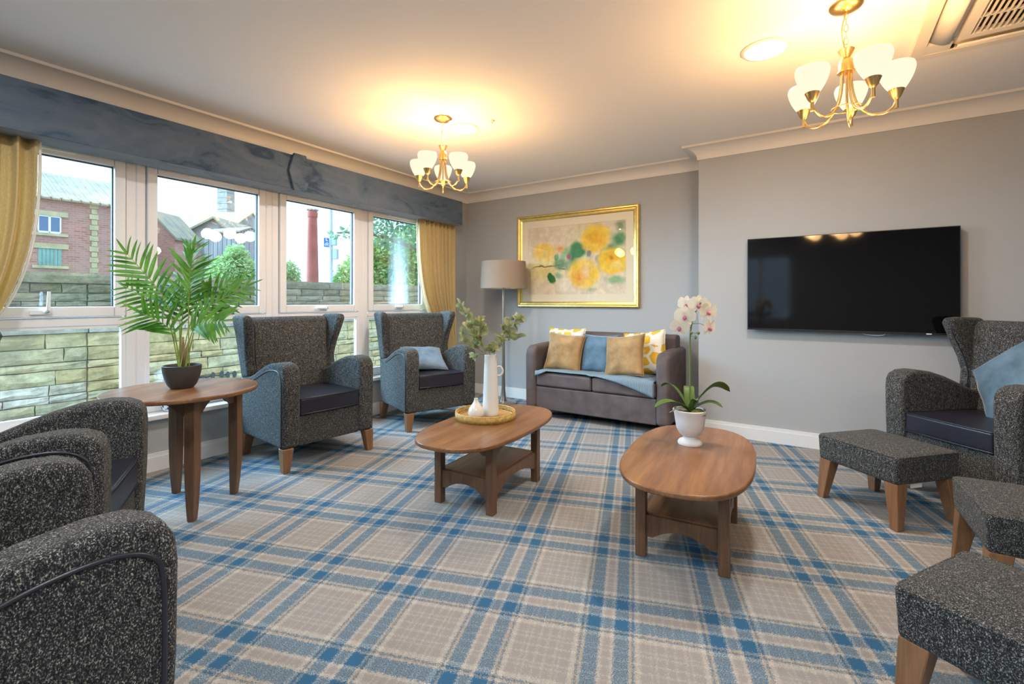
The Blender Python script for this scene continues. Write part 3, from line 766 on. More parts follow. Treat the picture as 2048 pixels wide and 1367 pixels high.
def throw_fn(u, v):
    x = -0.615+u*1.228
    over = 0.055*(1-min(1, u/0.10))**0.7 + (0.0 if u < 0.40 else 0.155*((u-0.40)/0.60)**1.9)
    Ltop = 0.34; s = v*(Ltop+over)
    drop = 0
    if s < Ltop-0.02: y, z = 0.02-s, 0.4835
    else:
        e = s-(Ltop-0.02); R = 0.032; a = min(e/R, PI/2)
        y = 0.02-(Ltop-0.02)-R*math.sin(a); z = 0.4835-R*(1-math.cos(a)); rest = max(0, e-R*PI/2); z -= rest
        y -= 0.002
    z += 0.004*math.sin(u*23+v*4)*(1 if s < Ltop-0.05 else 0.2) - 0.006*(abs(u-0.5) < 0.02)
    z -= 0.018*max(0, abs(2*u-1)-0.9)*10*(s < Ltop)
    return (x, y, z)
bm = bmesh.new(); grid(bm, throw_fn, 60, 26)
tw = obj('throw_blanket', bm, 'knit', loc=(-1.857, 4.555, 0.004), ang=180, label='pale blue knitted throw spread over the sofa seat', cat='throw')
so = tw.modifiers.new('thick', 'SOLIDIFY'); so.thickness = 0.008; so.offset = 1

# ------------------------------------------------------------------ cushions
def pillow_mesh(name, W, H, T, mat, seed=0, n=22):
    bm = bmesh.new(); r = random.Random(seed); o = Vector((r.random()*9, r.random()*9, 0))
    tops = {}
    for side in (1, -1):
        for i in range(n+1):
            for j in range(n+1):
                s, t = 2*i/n-1, 2*j/n-1
                edge = i in (0, n) or j in (0, n)
                if edge and side == -1: tops[(side, i, j)] = tops[(1, i, j)]; continue
                x = W/2*s*(1-0.075*(1-t*t)); y = H/2*t*(1-0.075*(1-s*s))
                k = max(0, (1-s*s)*(1-t*t))
                z = side*(T/2*k**0.42)
                z += side*0.010*mnoise.noise(Vector((s*2.2, t*2.2, side))+o)*k**0.3 + 0.010*mnoise.noise(Vector((s*1.3, t*1.3, 4))+o)
                # gathers running in from the corners
                z += side*0.004*math.sin(14*math.atan2(t-0.95*math.copysign(1, t), s-0.95*math.copysign(1, s)))*k**0.5*(abs(s*t)**0.7)
                tops[(side, i, j)] = bm.verts.new((x, y, z))
    for side in (1, -1):
        for i in range(n):
            for j in range(n):
                f = [tops[(side, i, j)], tops[(side, i+1, j)], tops[(side, i+1, j+1)], tops[(side, i, j+1)]]
                bm.faces.new(f if side > 0 else f[::-1])
    return bm
def pillow(W, H, T, mat, loc, rot, label, seed, group=None, seam=None):
    o = obj('cushion', pillow_mesh('cushion', W, H, T, mat, seed), mat, None, loc, rot, ang=180, label=label, cat='cushion', group=group)
    bm = bmesh.new(); pts = []
    n = 22
    for a, b, c, d in ((-1, -1, 1, -1), (1, -1, 1, 1), (1, 1, -1, 1), (-1, 1, -1, -1)):
        for k in range(n):
            s = a+(c-a)*k/n; t = b+(d-b)*k/n
            r = random.Random(seed); oo = Vector((r.random()*9, r.random()*9, 0))
            pts.append((W/2*s*(1-0.075*(1-t*t)), H/2*t*(1-0.075*(1-s*s)), 0.010*mnoise.noise(Vector((s*1.3, t*1.3, 4))+oo)))
    tube(bm, pts, 0.0035, 5, closed=True)
    obj('seam_piping', bm, mat, o, ang=180)
    return o
R = math.radians
G = 'cushions on the sofa'
pillow(0.43, 0.43, 0.13, 'spots', (-2.30, 4.580, 0.70), (R(76), 0, R(2)), 'cream cushion with mustard spots behind the brown cushion near the lamp', 1, G)
pillow(0.43, 0.43, 0.13, 'spots', (-1.43, 4.565, 0.695), (R(76), R(-8), R(-4)), 'cream cushion with mustard spots leaning on the sofa arm by the orchid', 2, G)
pillow(0.40, 0.40, 0.14, 'gold_v', (-2.235, 4.425, 0.665), (R(72), R(4), R(5)), 'golden brown velvet cushion beside the sofa arm near the lamp', 3, G)
pillow(0.40, 0.40, 0.13, 'blue', (-1.88, 4.50, 0.665), (R(73), R(0), R(-1)), 'dusty blue velvet cushion in the middle of the sofa', 4, G)
pillow(0.41, 0.41, 0.14, 'gold_v', (-1.575, 4.39, 0.675), (R(70), R(-7), R(-6)), 'golden brown velvet cushion in front of the spotted one by the orchid', 5, G)
pillow(0.42, 0.40, 0.13, 'pale_v', (-3.37, 3.52, 0.625), (R(27), R(4), R(58)), 'pale blue velvet cushion lying on the far corner armchair', 6)
pillow(0.43, 0.43, 0.14, 'blue', (0.945, 3.90, 0.735), (R(62), R(-38), R(-47)), 'bright blue velvet cushion balanced on its corner in the chair below the television', 7)
pillow(0.42, 0.42, 0.13, 'pale_v', (-2.66, 0.32, 0.67), (R(66), R(0), R(146)), 'pale blue cushion just showing at the photo edge on the armchair by the palm table', 8)

# ------------------------------------------------------------------ picture
pic = empty('framed_print', (-2.3615, BY, 1.68), 0, label='gold framed watercolour print of yellow roses above the sofa', cat='picture')
fw, fh = 0.762, 0.55
for nm, (a, b, c, d), hor in (('t', (-fw, fw, fh-0.065, fh), 1), ('b', (-fw, fw, -fh, -fh+0.065), 1), ('l', (-fw, -fw+0.065, -fh, fh), 0), ('r', (fw-0.065, fw, -fh, fh), 0)):
    # mitred moulding length with a raised outer bead
    bm = bmesh.new()
    prof = [(0, 0), (0, -0.030), (0.010, -0.038), (0.022, -0.036), (0.032, -0.026), (0.052, -0.022), (0.065, -0.014), (0.065, 0)]
    ends = []
    for e in (-1, 1):
        ring = []
        for q, y in prof:
            if nm in 'tb':
                z = (fh-q)*(1 if nm == 't' else -1); x = e*(fw-q)
            else:
                x = (fw-q)*(1 if nm == 'r' else -1); z = e*(fh-q)
            ring.append(bm.verts.new((x, y, z)))
        ends.append(ring)
    n = len(prof)
    for i in range(n): bm.faces.new([ends[0][i], ends[0][(i+1) % n], ends[1][(i+1) % n], ends[1][i]])
    bm.faces.new(ends[0]); bm.faces.new(ends[1][::-1])
    obj('frame_moulding', bm, 'gold', pic, ang=30)
bm = bmesh.new()
a, b, c, d = fw-0.06, fh-0.06, 0.614, 0.40
for x0, x1, z0, z1 in ((-a, a, c and d, b), (-a, a, -b, -d), (-a, -c, -d, d), (c, a, -d, d)): box(bm, x0, x1, -0.010, -0.006, z0, z1)
obj('mount', bm, 'mat_board', pic, smooth=False)
rbox('print', -0.62, 0.62, -0.0055, -0.003, -0.405, 0.405, 'art', pic, r=0)
rbox('glass', -fw+0.062, fw-0.062, -0.0135, -0.0115, -fh+0.062, fh-0.062, 'picglass', pic, r=0)

# ------------------------------------------------------------------ television
tv = empty('television', (0.153, TY-0.001, 1.345), 0, label='large black flat television mounted on the wall', cat='television')
rbox('panel', -0.675, 0.675, -0.075, -0.035, -0.3875, 0.3875, 'black', tv, r=0.004)
rbox('screen', -0.669, 0.669, -0.0765, -0.0745, -0.374, 0.3815, 'screen', tv, r=0)
rbox('rear_housing', -0.45, 0.45, -0.036, -0.012, -0.28, 0.22, 'black', tv, r=0.01)
rbox('wall_bracket', -0.2, 0.2, -0.014, 0.0, -0.15, 0.15, 'black', tv, r=0)
rbox('bottom_bezel', -0.675, 0.675, -0.078, -0.070, -0.3875, -0.374, 'black', tv, r=0.001)
rbox('status_light', 0.49, 0.52, -0.0795, -0.0775, -0.385, -0.378, 'paper', tv, r=0)
bm = bmesh.new(); tube(bm, bez([(0.10, -0.03, -0.36), (0.13, -0.035, -0.395), (0.19, -0.04, -0.405), (0.25, -0.04, -0.40), (0.27, -0.03, -0.36)], 6), 0.0035, 6)
obj('cable', bm, 'white', tv, ang=180, label='white cable loop below the screen')

# ------------------------------------------------------------------ floor lamp
lp = empty('floor_lamp', (-3.125, 4.60, 0), 0, label='brushed metal floor lamp with a taupe drum shade', cat='floor lamp')
bm = bmesh.new(); lathe(bm, [(0, 0), (0.15, 0), (0.15, 0.012), (0.14, 0.018), (0.04, 0.03), (0, 0.03)], 40); obj('base', bm, 'lampmetal', lp)
bm = bmesh.new(); lathe(bm, [(0.05, 0.02), (0.032, 0.08), (0.024, 0.16), (0.020, 0.3), (0.016, 0.8), (0.0145, 1.42), (0, 1.42)], 20); obj('pole', bm, 'lampmetal', lp)
bm = bmesh.new()
lathe(bm, [(0.272, 1.35), (0.262, 1.665)], 56); lathe(bm, [(0.258, 1.665), (0.268, 1.35)], 56, mi=1)
for A in ((0.272, 0.268, 1.35), (0.262, 0.258, 1.665)): lathe(bm, [(A[0], A[2]), (A[1], A[2])], 56)
sh = obj('shade', bm, ['lampshade', 'shadein'], lp)
bm = bmesh.new(); lathe(bm, [(0.269, 1.362), (0.266, 1.362)], 48)
for k in range(3):
    a = k*2*PI/3; tube(bm, [(0, 0, 1.41), (0.264*math.cos(a), 0.264*math.sin(a), 1.372)], 0.003, 6)
obj('shade_ring', bm, 'lampmetal', sh)
bm = bmesh.new(); lathe(bm, [(0, 1.42), (0.02, 1.42), (0.02, 1.46), (0.034, 1.5), (0.03, 1.53), (0, 1.545)], 16); obj('bulb', bm, 'shadein', lp)

# ------------------------------------------------------------------ ceiling lights
def bell(r0=0.030, r1=0.073, h=0.115):
    pr = []
    for k in range(15):
        t = k/14; pr.append((r0+(r1-r0)*math.sin(t*PI/2)**0.85 - 0.006*max(0, t-0.85)/0.15, h*t))
    return pr
def chandelier(loc, a0, label):
    t = empty('chandelier', loc, 0, label=label, cat='chandelier', group='brass five-arm chandeliers')
    z = -CH
    bm = bmesh.new(); lathe(bm, [(0, 2.61), (0.068, 2.61), (0.07, 2.603), (0.062, 2.592), (0.035, 2.582), (0.012, 2.577), (0, 2.576)], 32, (0, 0, z)); obj('ceiling_rose', bm, 'brass', t)
    lz = 2.578
    k = 0
    while lz > 2.40:
        bm = bmesh.new(); pts = []
        for i in range(14):
            a = 2*PI*i/14; p = (0.0085*math.cos(a), 0, 0.019*math.sin(a))
            pts.append((p[0], 0, p[2]+z+lz-0.017) if k % 2 == 0 else (0, p[0], p[2]+z+lz-0.017))
        tube(bm, pts, 0.0018, 6, closed=True); obj('chain_link', bm, 'brass', t, ang=180); lz -= 0.031; k += 1
    bm = bmesh.new(); tube(bm, bez([(0.004, 0, z+2.58), (-0.012, 0.004, z+2.53), (-0.017, 0.004, z+2.48), (-0.010, 0.002, z+2.42), (0, 0, z+2.39)], 6), 0.003, 6); obj('flex', bm, 'cord', t, ang=180)
    bm = bmesh.new(); lathe(bm, [(0, 2.388), (0.034, 2.395), (0.031, 2.387), (0.017, 2.360), (0.017, 2.354), (0.026, 2.345), (0.031, 2.325), (0.031, 2.298), (0.036, 2.294), (0.036, 2.286), (0, 2.284)], 28, (0, 0, z)); obj('hub', bm, 'brass', t)
    bm = bmesh.new(); pts = [(0.062*math.cos(2*PI*i/36), 0.062*math.sin(2*PI*i/36), z+2.118) for i in range(36)]
    tube(bm, pts, 0.0022, 6, closed=True); obj('spacer_ring', bm, 'brass', t, ang=180)
    for i in range(5):
        a = a0+i*2*PI/5; c, s = math.cos(a), math.sin(a)
        path = [(0.020, 2.288), (0.022, 2.24), (0.030, 2.18), (0.052, 2.118), (0.092, 2.078), (0.140, 2.070), (0.176, 2.090), (0.192, 2.118)]
        bm = bmesh.new(); tube(bm, bez([(r*c, r*s, z+h) for r, h in path], 5), 0.0052, 8); arm = obj('arm', bm, 'brass', t, ang=180)
        cx, cy = 0.193*c, 0.193*s
        bm = bmesh.new(); lathe(bm, [(0, 2.088), (0.008, 2.088), (0.008, 2.128), (0.012, 2.132), (0.018, 2.14), (0.031, 2.172), (0.028, 2.174), (0, 2.165)], 20, (cx, cy, z)); obj('lamp_cup', bm, 'brass', arm)
        pr = bell()
        bm = bmesh.new(); lathe(bm, pr+[(r-0.003, h) for r, h in pr[::-1]], 32, (cx, cy, z+2.172)); obj('shade', bm, 'opal', t, ang=180)
        ld = bpy.data.lights.new('bulb', 'POINT'); ld.energy = BULB_W; ld.color = WARM; ld.shadow_soft_size = 0.022
        lo = bpy.data.objects.new('bulb', ld); col.objects.link(lo); lo.parent = t; lo.location = (cx, cy, z+2.283)
        ld = bpy.data.lights.new('added_glow_lamp', 'POINT'); ld.energy = GLOW_W; ld.color = (1.0, 0.58, 0.24); ld.shadow_soft_size = 0.06  # extra unseen warm lamp, added below the cup
        lo = bpy.data.objects.new('added_glow_lamp', ld); col.objects.link(lo); lo.parent = t; lo.location = (cx*1.12, cy*1.12, z+1.95)
    return t
tc_a = math.atan2(-2.75, 2.43)
chandelier((-2.432, 2.751, CH), tc_a+PI/5, 'brass chandelier with five opal shades near the window pelmet')
tc_b = math.atan2(-2.75, -0.104)
chandelier((0.104, 2.75, CH), tc_b+R(30), 'brass chandelier with five opal shades beside the air conditioning panel')

def downlight(x, y, label, lab2=None):
    t = empty('downlight', (x, y, CH), 0, label=label, cat='downlight', group='round recessed downlights')
    bm = bmesh.new(); lathe(bm, [(0.104, -0.001), (0.122, -0.001), (0.124, -0.004), (0.120, -0.008), (0.105, -0.011), (0.104, -0.001)], 48); obj('trim_ring', bm, 'bezelring', t)
    bm = bmesh.new(); lathe(bm, [(0, -0.006), (0.104, -0.006), (0.104, -0.002), (0, -0.002)], 48); obj('diffuser', bm, 'down', t)
    ld = bpy.data.lights.new('downlight_lamp', 'AREA'); ld.shape = 'DISK'; ld.size = 0.2; ld.energy = DOWN_W; ld.color = NEUTRAL
    lo = bpy.data.objects.new('downlight_lamp', ld); col.objects.link(lo); lo.parent = t; lo.location = (0, 0, -0.014)
downlight(-2.436, 3.01, 'round recessed downlight beside the chandelier near the pelmet')
downlight(-0.258, 2.985, 'round recessed downlight between the large chandelier and the room middle')
downlight(-2.436, 0.2, 'round recessed downlight above the front armchairs, out of view')
downlight(-0.258, 0.2, 'round recessed downlight above the viewer, out of view')
downlight(1.6, 0.2, 'round recessed downlight near the side wall, out of view')
downlight(-1.2, -1.5, 'round recessed downlight by the rear window, out of view')
bm = bmesh.new(); lathe(bm, [(0, -0.022), (0.008, -0.022), (0.012, -0.012), (0.022, -0.010), (0.026, 0), (0, 0)], 20)
obj('sprinkler_cover', bm, 'bezelring', loc=(-2.148, 2.996, CH), label='tiny round sensor on the ceiling beside the small downlight', cat='sensor')

# ------------------------------------------------------------------ ceiling air conditioning cassette
ac = empty('air_conditioner', (0.905, 3.075, CH), 0, label='square ceiling air conditioning cassette with slatted grille', cat='air conditioner')
HS = 0.475
bm = bmesh.new()
# outer rim as a ring, bevelled down to the ceiling
for (x0, x1, y0, y1) in ((-HS, HS, HS-0.055, HS), (-HS, HS, -HS, -HS+0.055), (-HS, -HS+0.055, -HS+0.055, HS-0.055), (HS-0.055, HS, -HS+0.055, HS-0.055)): box(bm, x0, x1, y0, y1, -0.028, 0.0)
obj('rim', bm, 'ac', ac, smooth=False)
q = 0.30
for k in range(4):
    e = empty('outlet', (0, 0, 0), k*PI/2, ac)
    bm = bmesh.new(); box(bm, -HS+0.055, -q-0.02, -0.31, 0.31, -0.006, 0.0); obj('duct', bm, 'ac', e, smooth=False)
    rbox('duct_slot', -q-0.05, -q-0.022, -0.28, 0.28, -0.010, -0.004, 'acdark', e, r=0)
    rbox('pivot_gap', -HS+0.060, -HS+0.078, -0.31, -0.292, -0.020, -0.004, 'acdark', e, r=0)
    bm = bmesh.new()
    def lv(u, v):
        x = -HS+0.063+u*0.085; return (x, -0.29+v*0.58, -0.014-0.034*math.sin(u*PI*0.62))
    grid(bm, lv, 8, 2); lo = obj('louvre', bm, 'ac', e, ang=180); so = lo.modifiers.new('t', 'SOLIDIFY'); so.thickness = 0.006
    rbox('corner_block', -HS+0.055, -0.31, 0.31, HS-0.055, -0.026, 0.0, 'ac', e, r=0)
bm = bmesh.new()
g = 0.255
for (x0, x1, y0, y1) in ((-q, q, g, q), (-q, q, -q, -g), (-q, -g, -g, g), (g, q, -g, g)): box(bm, x0, x1, y0, y1, -0.036, -0.004)
obj('grille_frame', bm, 'ac', ac, smooth=False)
rbox('filter', -g, g, -g, g, -0.006, -0.003, 'acdark', ac, r=0)
nsl = 22
bm = bmesh.new(); box(bm, -0.0032, 0.0032, -g, g, -0.034, -0.022); sl0 = obj('slat', bm, 'ac', ac, smooth=False); sl0.location.x = -g+0.5*2*g/nsl
for k in range(1, nsl): inst(sl0, 'slat', ac, loc=(-g+(k+0.5)*2*g/nsl, 0, 0))
for yy in (-0.085, 0.085): rbox('cross_bar', -g, g, yy-0.004, yy+0.004, -0.034, -0.018, 'ac', ac, r=0)

# ------------------------------------------------------------------ palm on the side table
pot_o = Vector((-3.147, 1.263, 0.69))
palm = empty('potted_palm', pot_o, 0, label='green palm in a dark grey bowl pot on the round table', cat='potted plant')
bm = bmesh.new(); lathe(bm, [(0, 0), (0.056, 0), (0.072, 0.02), (0.088, 0.06), (0.096, 0.10), (0.098, 0.133), (0.094, 0.135), (0.091, 0.128), (0.088, 0.10), (0, 0.10)], 40); obj('pot', bm, 'pot', palm, ang=50)
bm = bmesh.new(); lathe(bm, [(0, 0.118), (0.05, 0.114), (0.09, 0.108), (0.09, 0.10)], 24); obj('soil', bm, 'soil', palm)
def leaflet_mesh():
    bm = bmesh.new(); n = 6
    for s in (-1, 1): pass
    L = []
    for i in range(n+1):
        t = i/n; w = 0.135*(t+0.04)**0.45*(1-t)**0.75 if t < 1 else 0
        z = -0.16*t*t
        L.append((bm.verts.new((t, -w, z+0.25*w)), bm.verts.new((t, 0, z-0.10*w)), bm.verts.new((t, w, z+0.25*w))))
    for A, B in zip(L, L[1:]):
        bm.faces.new([A[0], B[0], B[1], A[1]]); bm.faces.new([A[1], B[1], B[2], A[2]])
    bmesh.ops.remove_doubles(bm, verts=bm.verts, dist=1e-5)
    me = bpy.data.meshes.new('leaflet'); bm.to_mesh(me); bm.free(); me.materials.append(MAT['palm'])
    me.polygons.foreach_set('use_smooth', [True]*len(me.polygons)); return me
LEAFLET = leaflet_mesh()
camF = Vector((-math.sin(YAW), math.cos(YAW), 0)); camR = Vector((math.cos(YAW), math.sin(YAW), 0))
# each frond: (sideways reach, depth reach, tip height, bow, n leaflets)
rp = random.Random(3)
fronds = [(-0.25, -0.10, 0.79, 0.05, 12), (0.12, -0.08, 0.80, 0.05, 12), (-0.03, 0.14, 0.86, 0.02, 9), (-0.37, 0.04, 0.60, 0.08, 9), (0.40, -0.02, 0.60, 0.08, 10),
          (0.33, -0.14, 0.40, 0.10, 11), (-0.13, 0.16, 0.60, 0.06, 9), (0.20, 0.16, 0.64, 0.07, 9), (-0.12, -0.14, 0.44, 0.06, 8)]
for i, (sx, dp, hz, bow, nl) in enumerate(fronds):
    base = camR*(0.035*math.copysign(1, sx)*rp.random()) + camF*rp.uniform(-0.03, 0.03) + Vector((0, 0, 0.11))
    tip = camR*sx + camF*dp + Vector((0, 0, hz))
    mid = base.lerp(tip, 0.5) - (camR*sx+camF*dp)*0.22 + Vector((0, 0, bow))
    path = bez([base, mid, tip], 14)
    fr = empty('frond', (0, 0, 0), 0, palm)
    bm = bmesh.new(); tube(bm, path, [0.0042*(1-0.7*k/(len(path)-1)) for k in range(len(path))], 6); obj('stalk', bm, 'palmstem', fr, ang=180)
    s0 = 0.42
    for k in range(nl):
        f = s0+(1-s0)*(k+0.5)/nl; idx = f*(len(path)-1); a = int(idx); a = min(a, len(path)-2)
        p = path[a].lerp(path[a+1], idx-a); tan = (path[a+1]-path[a]).normalized()
        # leaf plane faces roughly the room with its own twist
        nrm = (-camF*0.9 + Vector((0, 0, 0.5)) + camR*rp.uniform(-0.4, 0.4)).normalized()
        side = tan.cross(nrm).normalized()
        ln = 0.175*math.sin(PI*(0.22+0.62*(k+0.5)/nl))**0.8*rp.uniform(0.9, 1.1)
        for s in ((-1, 1) if k < nl-1 else (-1, 1, 0)):
            d = (tan*(0.62+0.5*(k/nl)) + side*s*0.95 + nrm*rp.uniform(-0.10, 0.18)).normalized() if s else tan
            yv = nrm.cross(d).normalized(); zv = d.cross(yv).normalized()
            M = Matrix((( d.x, yv.x, zv.x, p.x), (d.y, yv.y, zv.y, p.y), (d.z, yv.z, zv.z, p.z), (0, 0, 0, 1))) @ Matrix.Diagonal((ln, ln*1.05, ln, 1))
            inst(LEAFLET, 'leaflet', fr, mat4=M)
bm = bmesh.new()
tube(bm, [(0.0, 0.0, 0.10), (0.004, 0, 0.20), (0.0, 0.004, 0.30)], [0.013, 0.011, 0.006], 8)
obj('cane', bm, 'cane', palm, ang=180)
bm = bmesh.new(); tube(bm, [camR*0.008+Vector((0, 0, 0.10)), camR*0.02+Vector((0, 0, 0.2)), camR*0.045+Vector((0, 0, 0.29))], [0.012, 0.010, 0.005], 8); obj('cane', bm, 'cane', palm, ang=180)

# ------------------------------------------------------------------ tray, vases, branches on the first coffee table
TRAY = Vector((-1.856, 2.520, 0.43))
tr = empty('rattan_tray', TRAY, 0, label='round golden rattan tray on the coffee table', cat='tray')
bm = bmesh.new(); lathe(bm, [(0, 0.001), (0.19, 0.001), (0.19, 0.010), (0, 0.010)], 48); obj('woven_base', bm, 'weave', tr, ang=50)
bm = bmesh.new(); n = 150
for k in range(n):
    a = 2*PI*k/n; r = 0.196; w = 0.0039*random.uniform(0.85, 1.05)
    tube(bm, [(r*math.cos(a), r*math.sin(a), 0.001), (r*math.cos(a), r*math.sin(a), 0.043+random.uniform(-.001, .001))], w, 5)
obj('cane_wall', bm, 'rattan', tr, ang=180, kind='stuff')
bm = bmesh.new()
for rr, zz in ((0.195, 0.044), (0.186, 0.012)):
    tube(bm, [(rr*math.cos(2*PI*k/60), rr*math.sin(2*PI*k/60), zz) for k in range(60)], 0.0045, 6, closed=True)
obj('rim_cane', bm, 'rattan', tr, ang=180)

VASE = Vector((-1.850, 2.570, 0.4405))
va = empty('tall_vase', VASE, 0, label='tall white ceramic jug vase with a small ring handle', cat='vase')
bm = bmesh.new(); lathe(bm, [(0, 0), (0.053, 0), (0.056, 0.006), (0.055, 0.02), (0.048, 0.20), (0.041, 0.392), (0.041, 0.400), (0.037, 0.402), (0.035, 0.386), (0.040, 0.1), (0, 0.05)], 44); obj('body', bm, 'ceramic', va, ang=50)
bm = bmesh.new(); dirv = camR
tube(bm, bez([tuple(dirv*0.040+Vector((0, 0, 0.318))), tuple(dirv*0.064+Vector((0, 0, 0.322))), tuple(dirv*0.080+Vector((0, 0, 0.302))), tuple(dirv*0.079+Vector((0, 0, 0.278))), tuple(dirv*0.062+Vector((0, 0, 0.262))), tuple(dirv*0.042+Vector((0, 0, 0.262)))], 6), 0.0062, 8)
obj('handle', bm, 'ceramic', va, ang=180)
bm = bmesh.new(); lathe(bm, [(0, 0), (0.036, 0), (0.049, 0.014), (0.053, 0.032), (0.047, 0.058), (0.030, 0.082), (0.017, 0.102), (0.0125, 0.118), (0.0135, 0.125), (0.009, 0.125), (0.009, 0.10), (0, 0.08)], 40)
obj('bud_vase', bm, 'glaze', loc=(-1.885, 2.455, 0.4405), ang=60, label='small glossy white bulb-shaped bud vase on the tray', cat='vase')

def leaf_mesh(name, mat, asp=0.55, cup=0.12, bend=-0.15, pw=(0.6, 0.6)):
    bm = bmesh.new(); n = 6; L = []
    for i in range(n+1):
        t = i/n; w = asp*(t+0.001)**pw[0]*(1-t)**pw[1]*0.75 if 0 < t < 1 else 0
        z = bend*t*t
        L.append((bm.verts.new((t, -w, z+cup*w)), bm.verts.new((t, 0, z)), bm.verts.new((t, w, z+cup*w))))
    for A, B in zip(L, L[1:]):
        bm.faces.new([A[0], B[0], B[1], A[1]]); bm.faces.new([A[1], B[1], B[2], A[2]])
    bmesh.ops.remove_doubles(bm, verts=bm.verts, dist=1e-5)
    me = bpy.data.meshes.new(name); bm.to_mesh(me); bm.free(); me.materials.append(MAT[mat])
    me.polygons.foreach_set('use_smooth', [True]*len(me.polygons)); return me
def orient(p, d, n, s):
    d = d.normalized(); yv = n.cross(d)
    if yv.length < 1e-4: yv = d.orthogonal()
    yv.normalize(); zv = d.cross(yv).normalized()
    return Matrix(((d.x, yv.x, zv.x, p.x), (d.y, yv.y, zv.y, p.y), (d.z, yv.z, zv.z, p.z), (0, 0, 0, 1))) @ Matrix.Diagonal((s, s, s, 1))
EUC = leaf_mesh('leaf', 'euc', 0.85, 0.2, -0.2)
re = random.Random(11)
def branch(pts, nl, lab, size=0.060, s0=0.35, subs=()):
    t = empty('leafy_branch', VASE, 0, label=lab, cat='branch', group='eucalyptus branches in the tall vase')
    for q, P in enumerate([pts]+list(subs)):
        path = bez([camR*a+camF*b+Vector((0, 0, c)) for a, b, c in P], 8)
        bm = bmesh.new(); tube(bm, path, [0.0026*(1-0.6*k/len(path)) for k in range(len(path))], 6); obj('stem', bm, 'eucstem', t, ang=180)
        m = nl if q == 0 else int(nl*0.55)
        st_ = s0 if q == 0 else 0.2
        for k in range(m):
            f = st_+(1-st_)*(k+0.5)/m; i = min(int(f*(len(path)-1)), len(path)-2); p = path[i]; tan = (path[i+1]-path[i]).normalized()
            rnd = Vector((re.uniform(-1, 1), re.uniform(-1, 1), re.uniform(-0.6, 0.8)))
            d = tan*0.6+rnd*0.9; n = Vector((re.uniform(-1, 1), re.uniform(-1, 1), re.uniform(-0.2, 1)))
            inst(EUC, 'leaf', t, mat4=orient(p, d, n, size*re.uniform(0.7, 1.15)))
branch([(-0.01, 0, 0.08), (-0.03, 0, 0.38), (-0.09, -0.02, 0.52), (-0.15, -0.03, 0.64), (-0.20, -0.04, 0.745)], 40, 'tall grey-green leafy branch leaning towards the curtain', subs=[[(-0.06, 0, 0.46), (-0.10, 0.03, 0.53), (-0.17, 0.05, 0.59)], [(-0.08, 0, 0.50), (-0.06, -0.04, 0.57), (-0.07, -0.06, 0.65)], [(-0.05, -0.01, 0.42), (-0.12, -0.04, 0.47), (-0.20, -0.05, 0.545)]])
branch([(0.01, 0, 0.08), (0.02, 0.01, 0.38), (0.07, 0.01, 0.50), (0.14, 0.0, 0.60), (0.225, -0.01, 0.655)], 34, 'grey-green leafy branch leaning towards the rose print', subs=[[(0.05, 0.01, 0.46), (0.11, -0.02, 0.52), (0.20, -0.03, 0.535)], [(0.08, 0.01, 0.52), (0.10, 0.04, 0.60), (0.17, 0.04, 0.665)]])
branch([(0, -0.01, 0.08), (0.0, -0.01, 0.37), (-0.01, -0.04, 0.43), (0.03, -0.07, 0.45)], 14, 'short grey-green sprig drooping over the vase mouth', s0=0.72)
branch([(-0.005, -0.01, 0.08), (-0.02, -0.01, 0.37), (-0.06, -0.03, 0.405), (-0.125, -0.04, 0.40)], 7, 'low grey-green sprig reaching out over the blue-cushioned chair', s0=0.72)

# ------------------------------------------------------------------ orchid on the second coffee table
orc = empty('potted_orchid', (-0.590, 2.665, 0.43), 0, label='white orchid in a whitewashed urn on the second coffee table', cat='potted plant')
bm = bmesh.new(); lathe(bm, [(0, 0), (0.062, 0), (0.064, 0.008), (0.056, 0.020), (0.036, 0.030), (0.036, 0.040), (0.054, 0.055), (0.070, 0.085), (0.076, 0.125), (0.082, 0.165), (0.088, 0.176), (0.088, 0.184), (0.082, 0.186), (0.074, 0.165), (0.068, 0.14), (0, 0.14)], 44); obj('urn', bm, 'urn', orc, ang=50)
bm = bmesh.new(); lathe(bm, [(0, 0.172), (0.05, 0.168), (0.076, 0.158), (0.074, 0.14)], 24); obj('soil', bm, 'soil', orc)
bm = bmesh.new(); lathe(bm, [(0, 0.03), (0.02, 0.028), (0.036, 0.016), (0.04, 0)], 20, (0, 0, 0)); obj('moss_pad', bm, 'moss', orc, loc=tuple(camR*0.03-camF*0.035+Vector((0, 0, 0.165))))
def strap_leaf(dirs, L, W, lift, droop, roll=0.0):
    d = dirs.normalized(); side = Vector((-d.y, d.x, 0)); bm = bmesh.new()
    def fn(u, v):
        s = v*2-1; w = W*min(1, (u*5+0.25))*math.sqrt(max(0.0, 1-max(0, (u-0.5)/0.5)**2.3))
        p = d*(L*u) + Vector((0, 0, lift*math.sin(u*PI*0.62)-droop*u*u)) + side*(s*w) + Vector((0, 0, 0.35*abs(s)*w*(1-u*0.6)+roll*s*w))
        return p
    grid(bm, fn, 16, 6); o = obj('leaf', bm, 'orchleaf', orc, loc=(0, 0, 0.172), ang=180); so = o.modifiers.new('t', 'SOLIDIFY'); so.thickness = 0.0022
strap_leaf(-camR+camF*-0.25, 0.215, 0.033, 0.085, 0.045)
strap_leaf(-camR*0.8+camF*0.6, 0.160, 0.034, 0.15, 0.02, 0.3)
strap_leaf(camR-camF*0.1, 0.21, 0.044, 0.17, 0.045, -0.5)
strap_leaf(camR*0.9-camF*0.6, 0.165, 0.032, 0.08, 0.03)
strap_leaf(camR*0.3+camF*1.0, 0.12, 0.028, 0.12, 0.0)
strap_leaf(camR*0.15-camF*0.8, 0.07, 0.018, 0.08, 0.0)
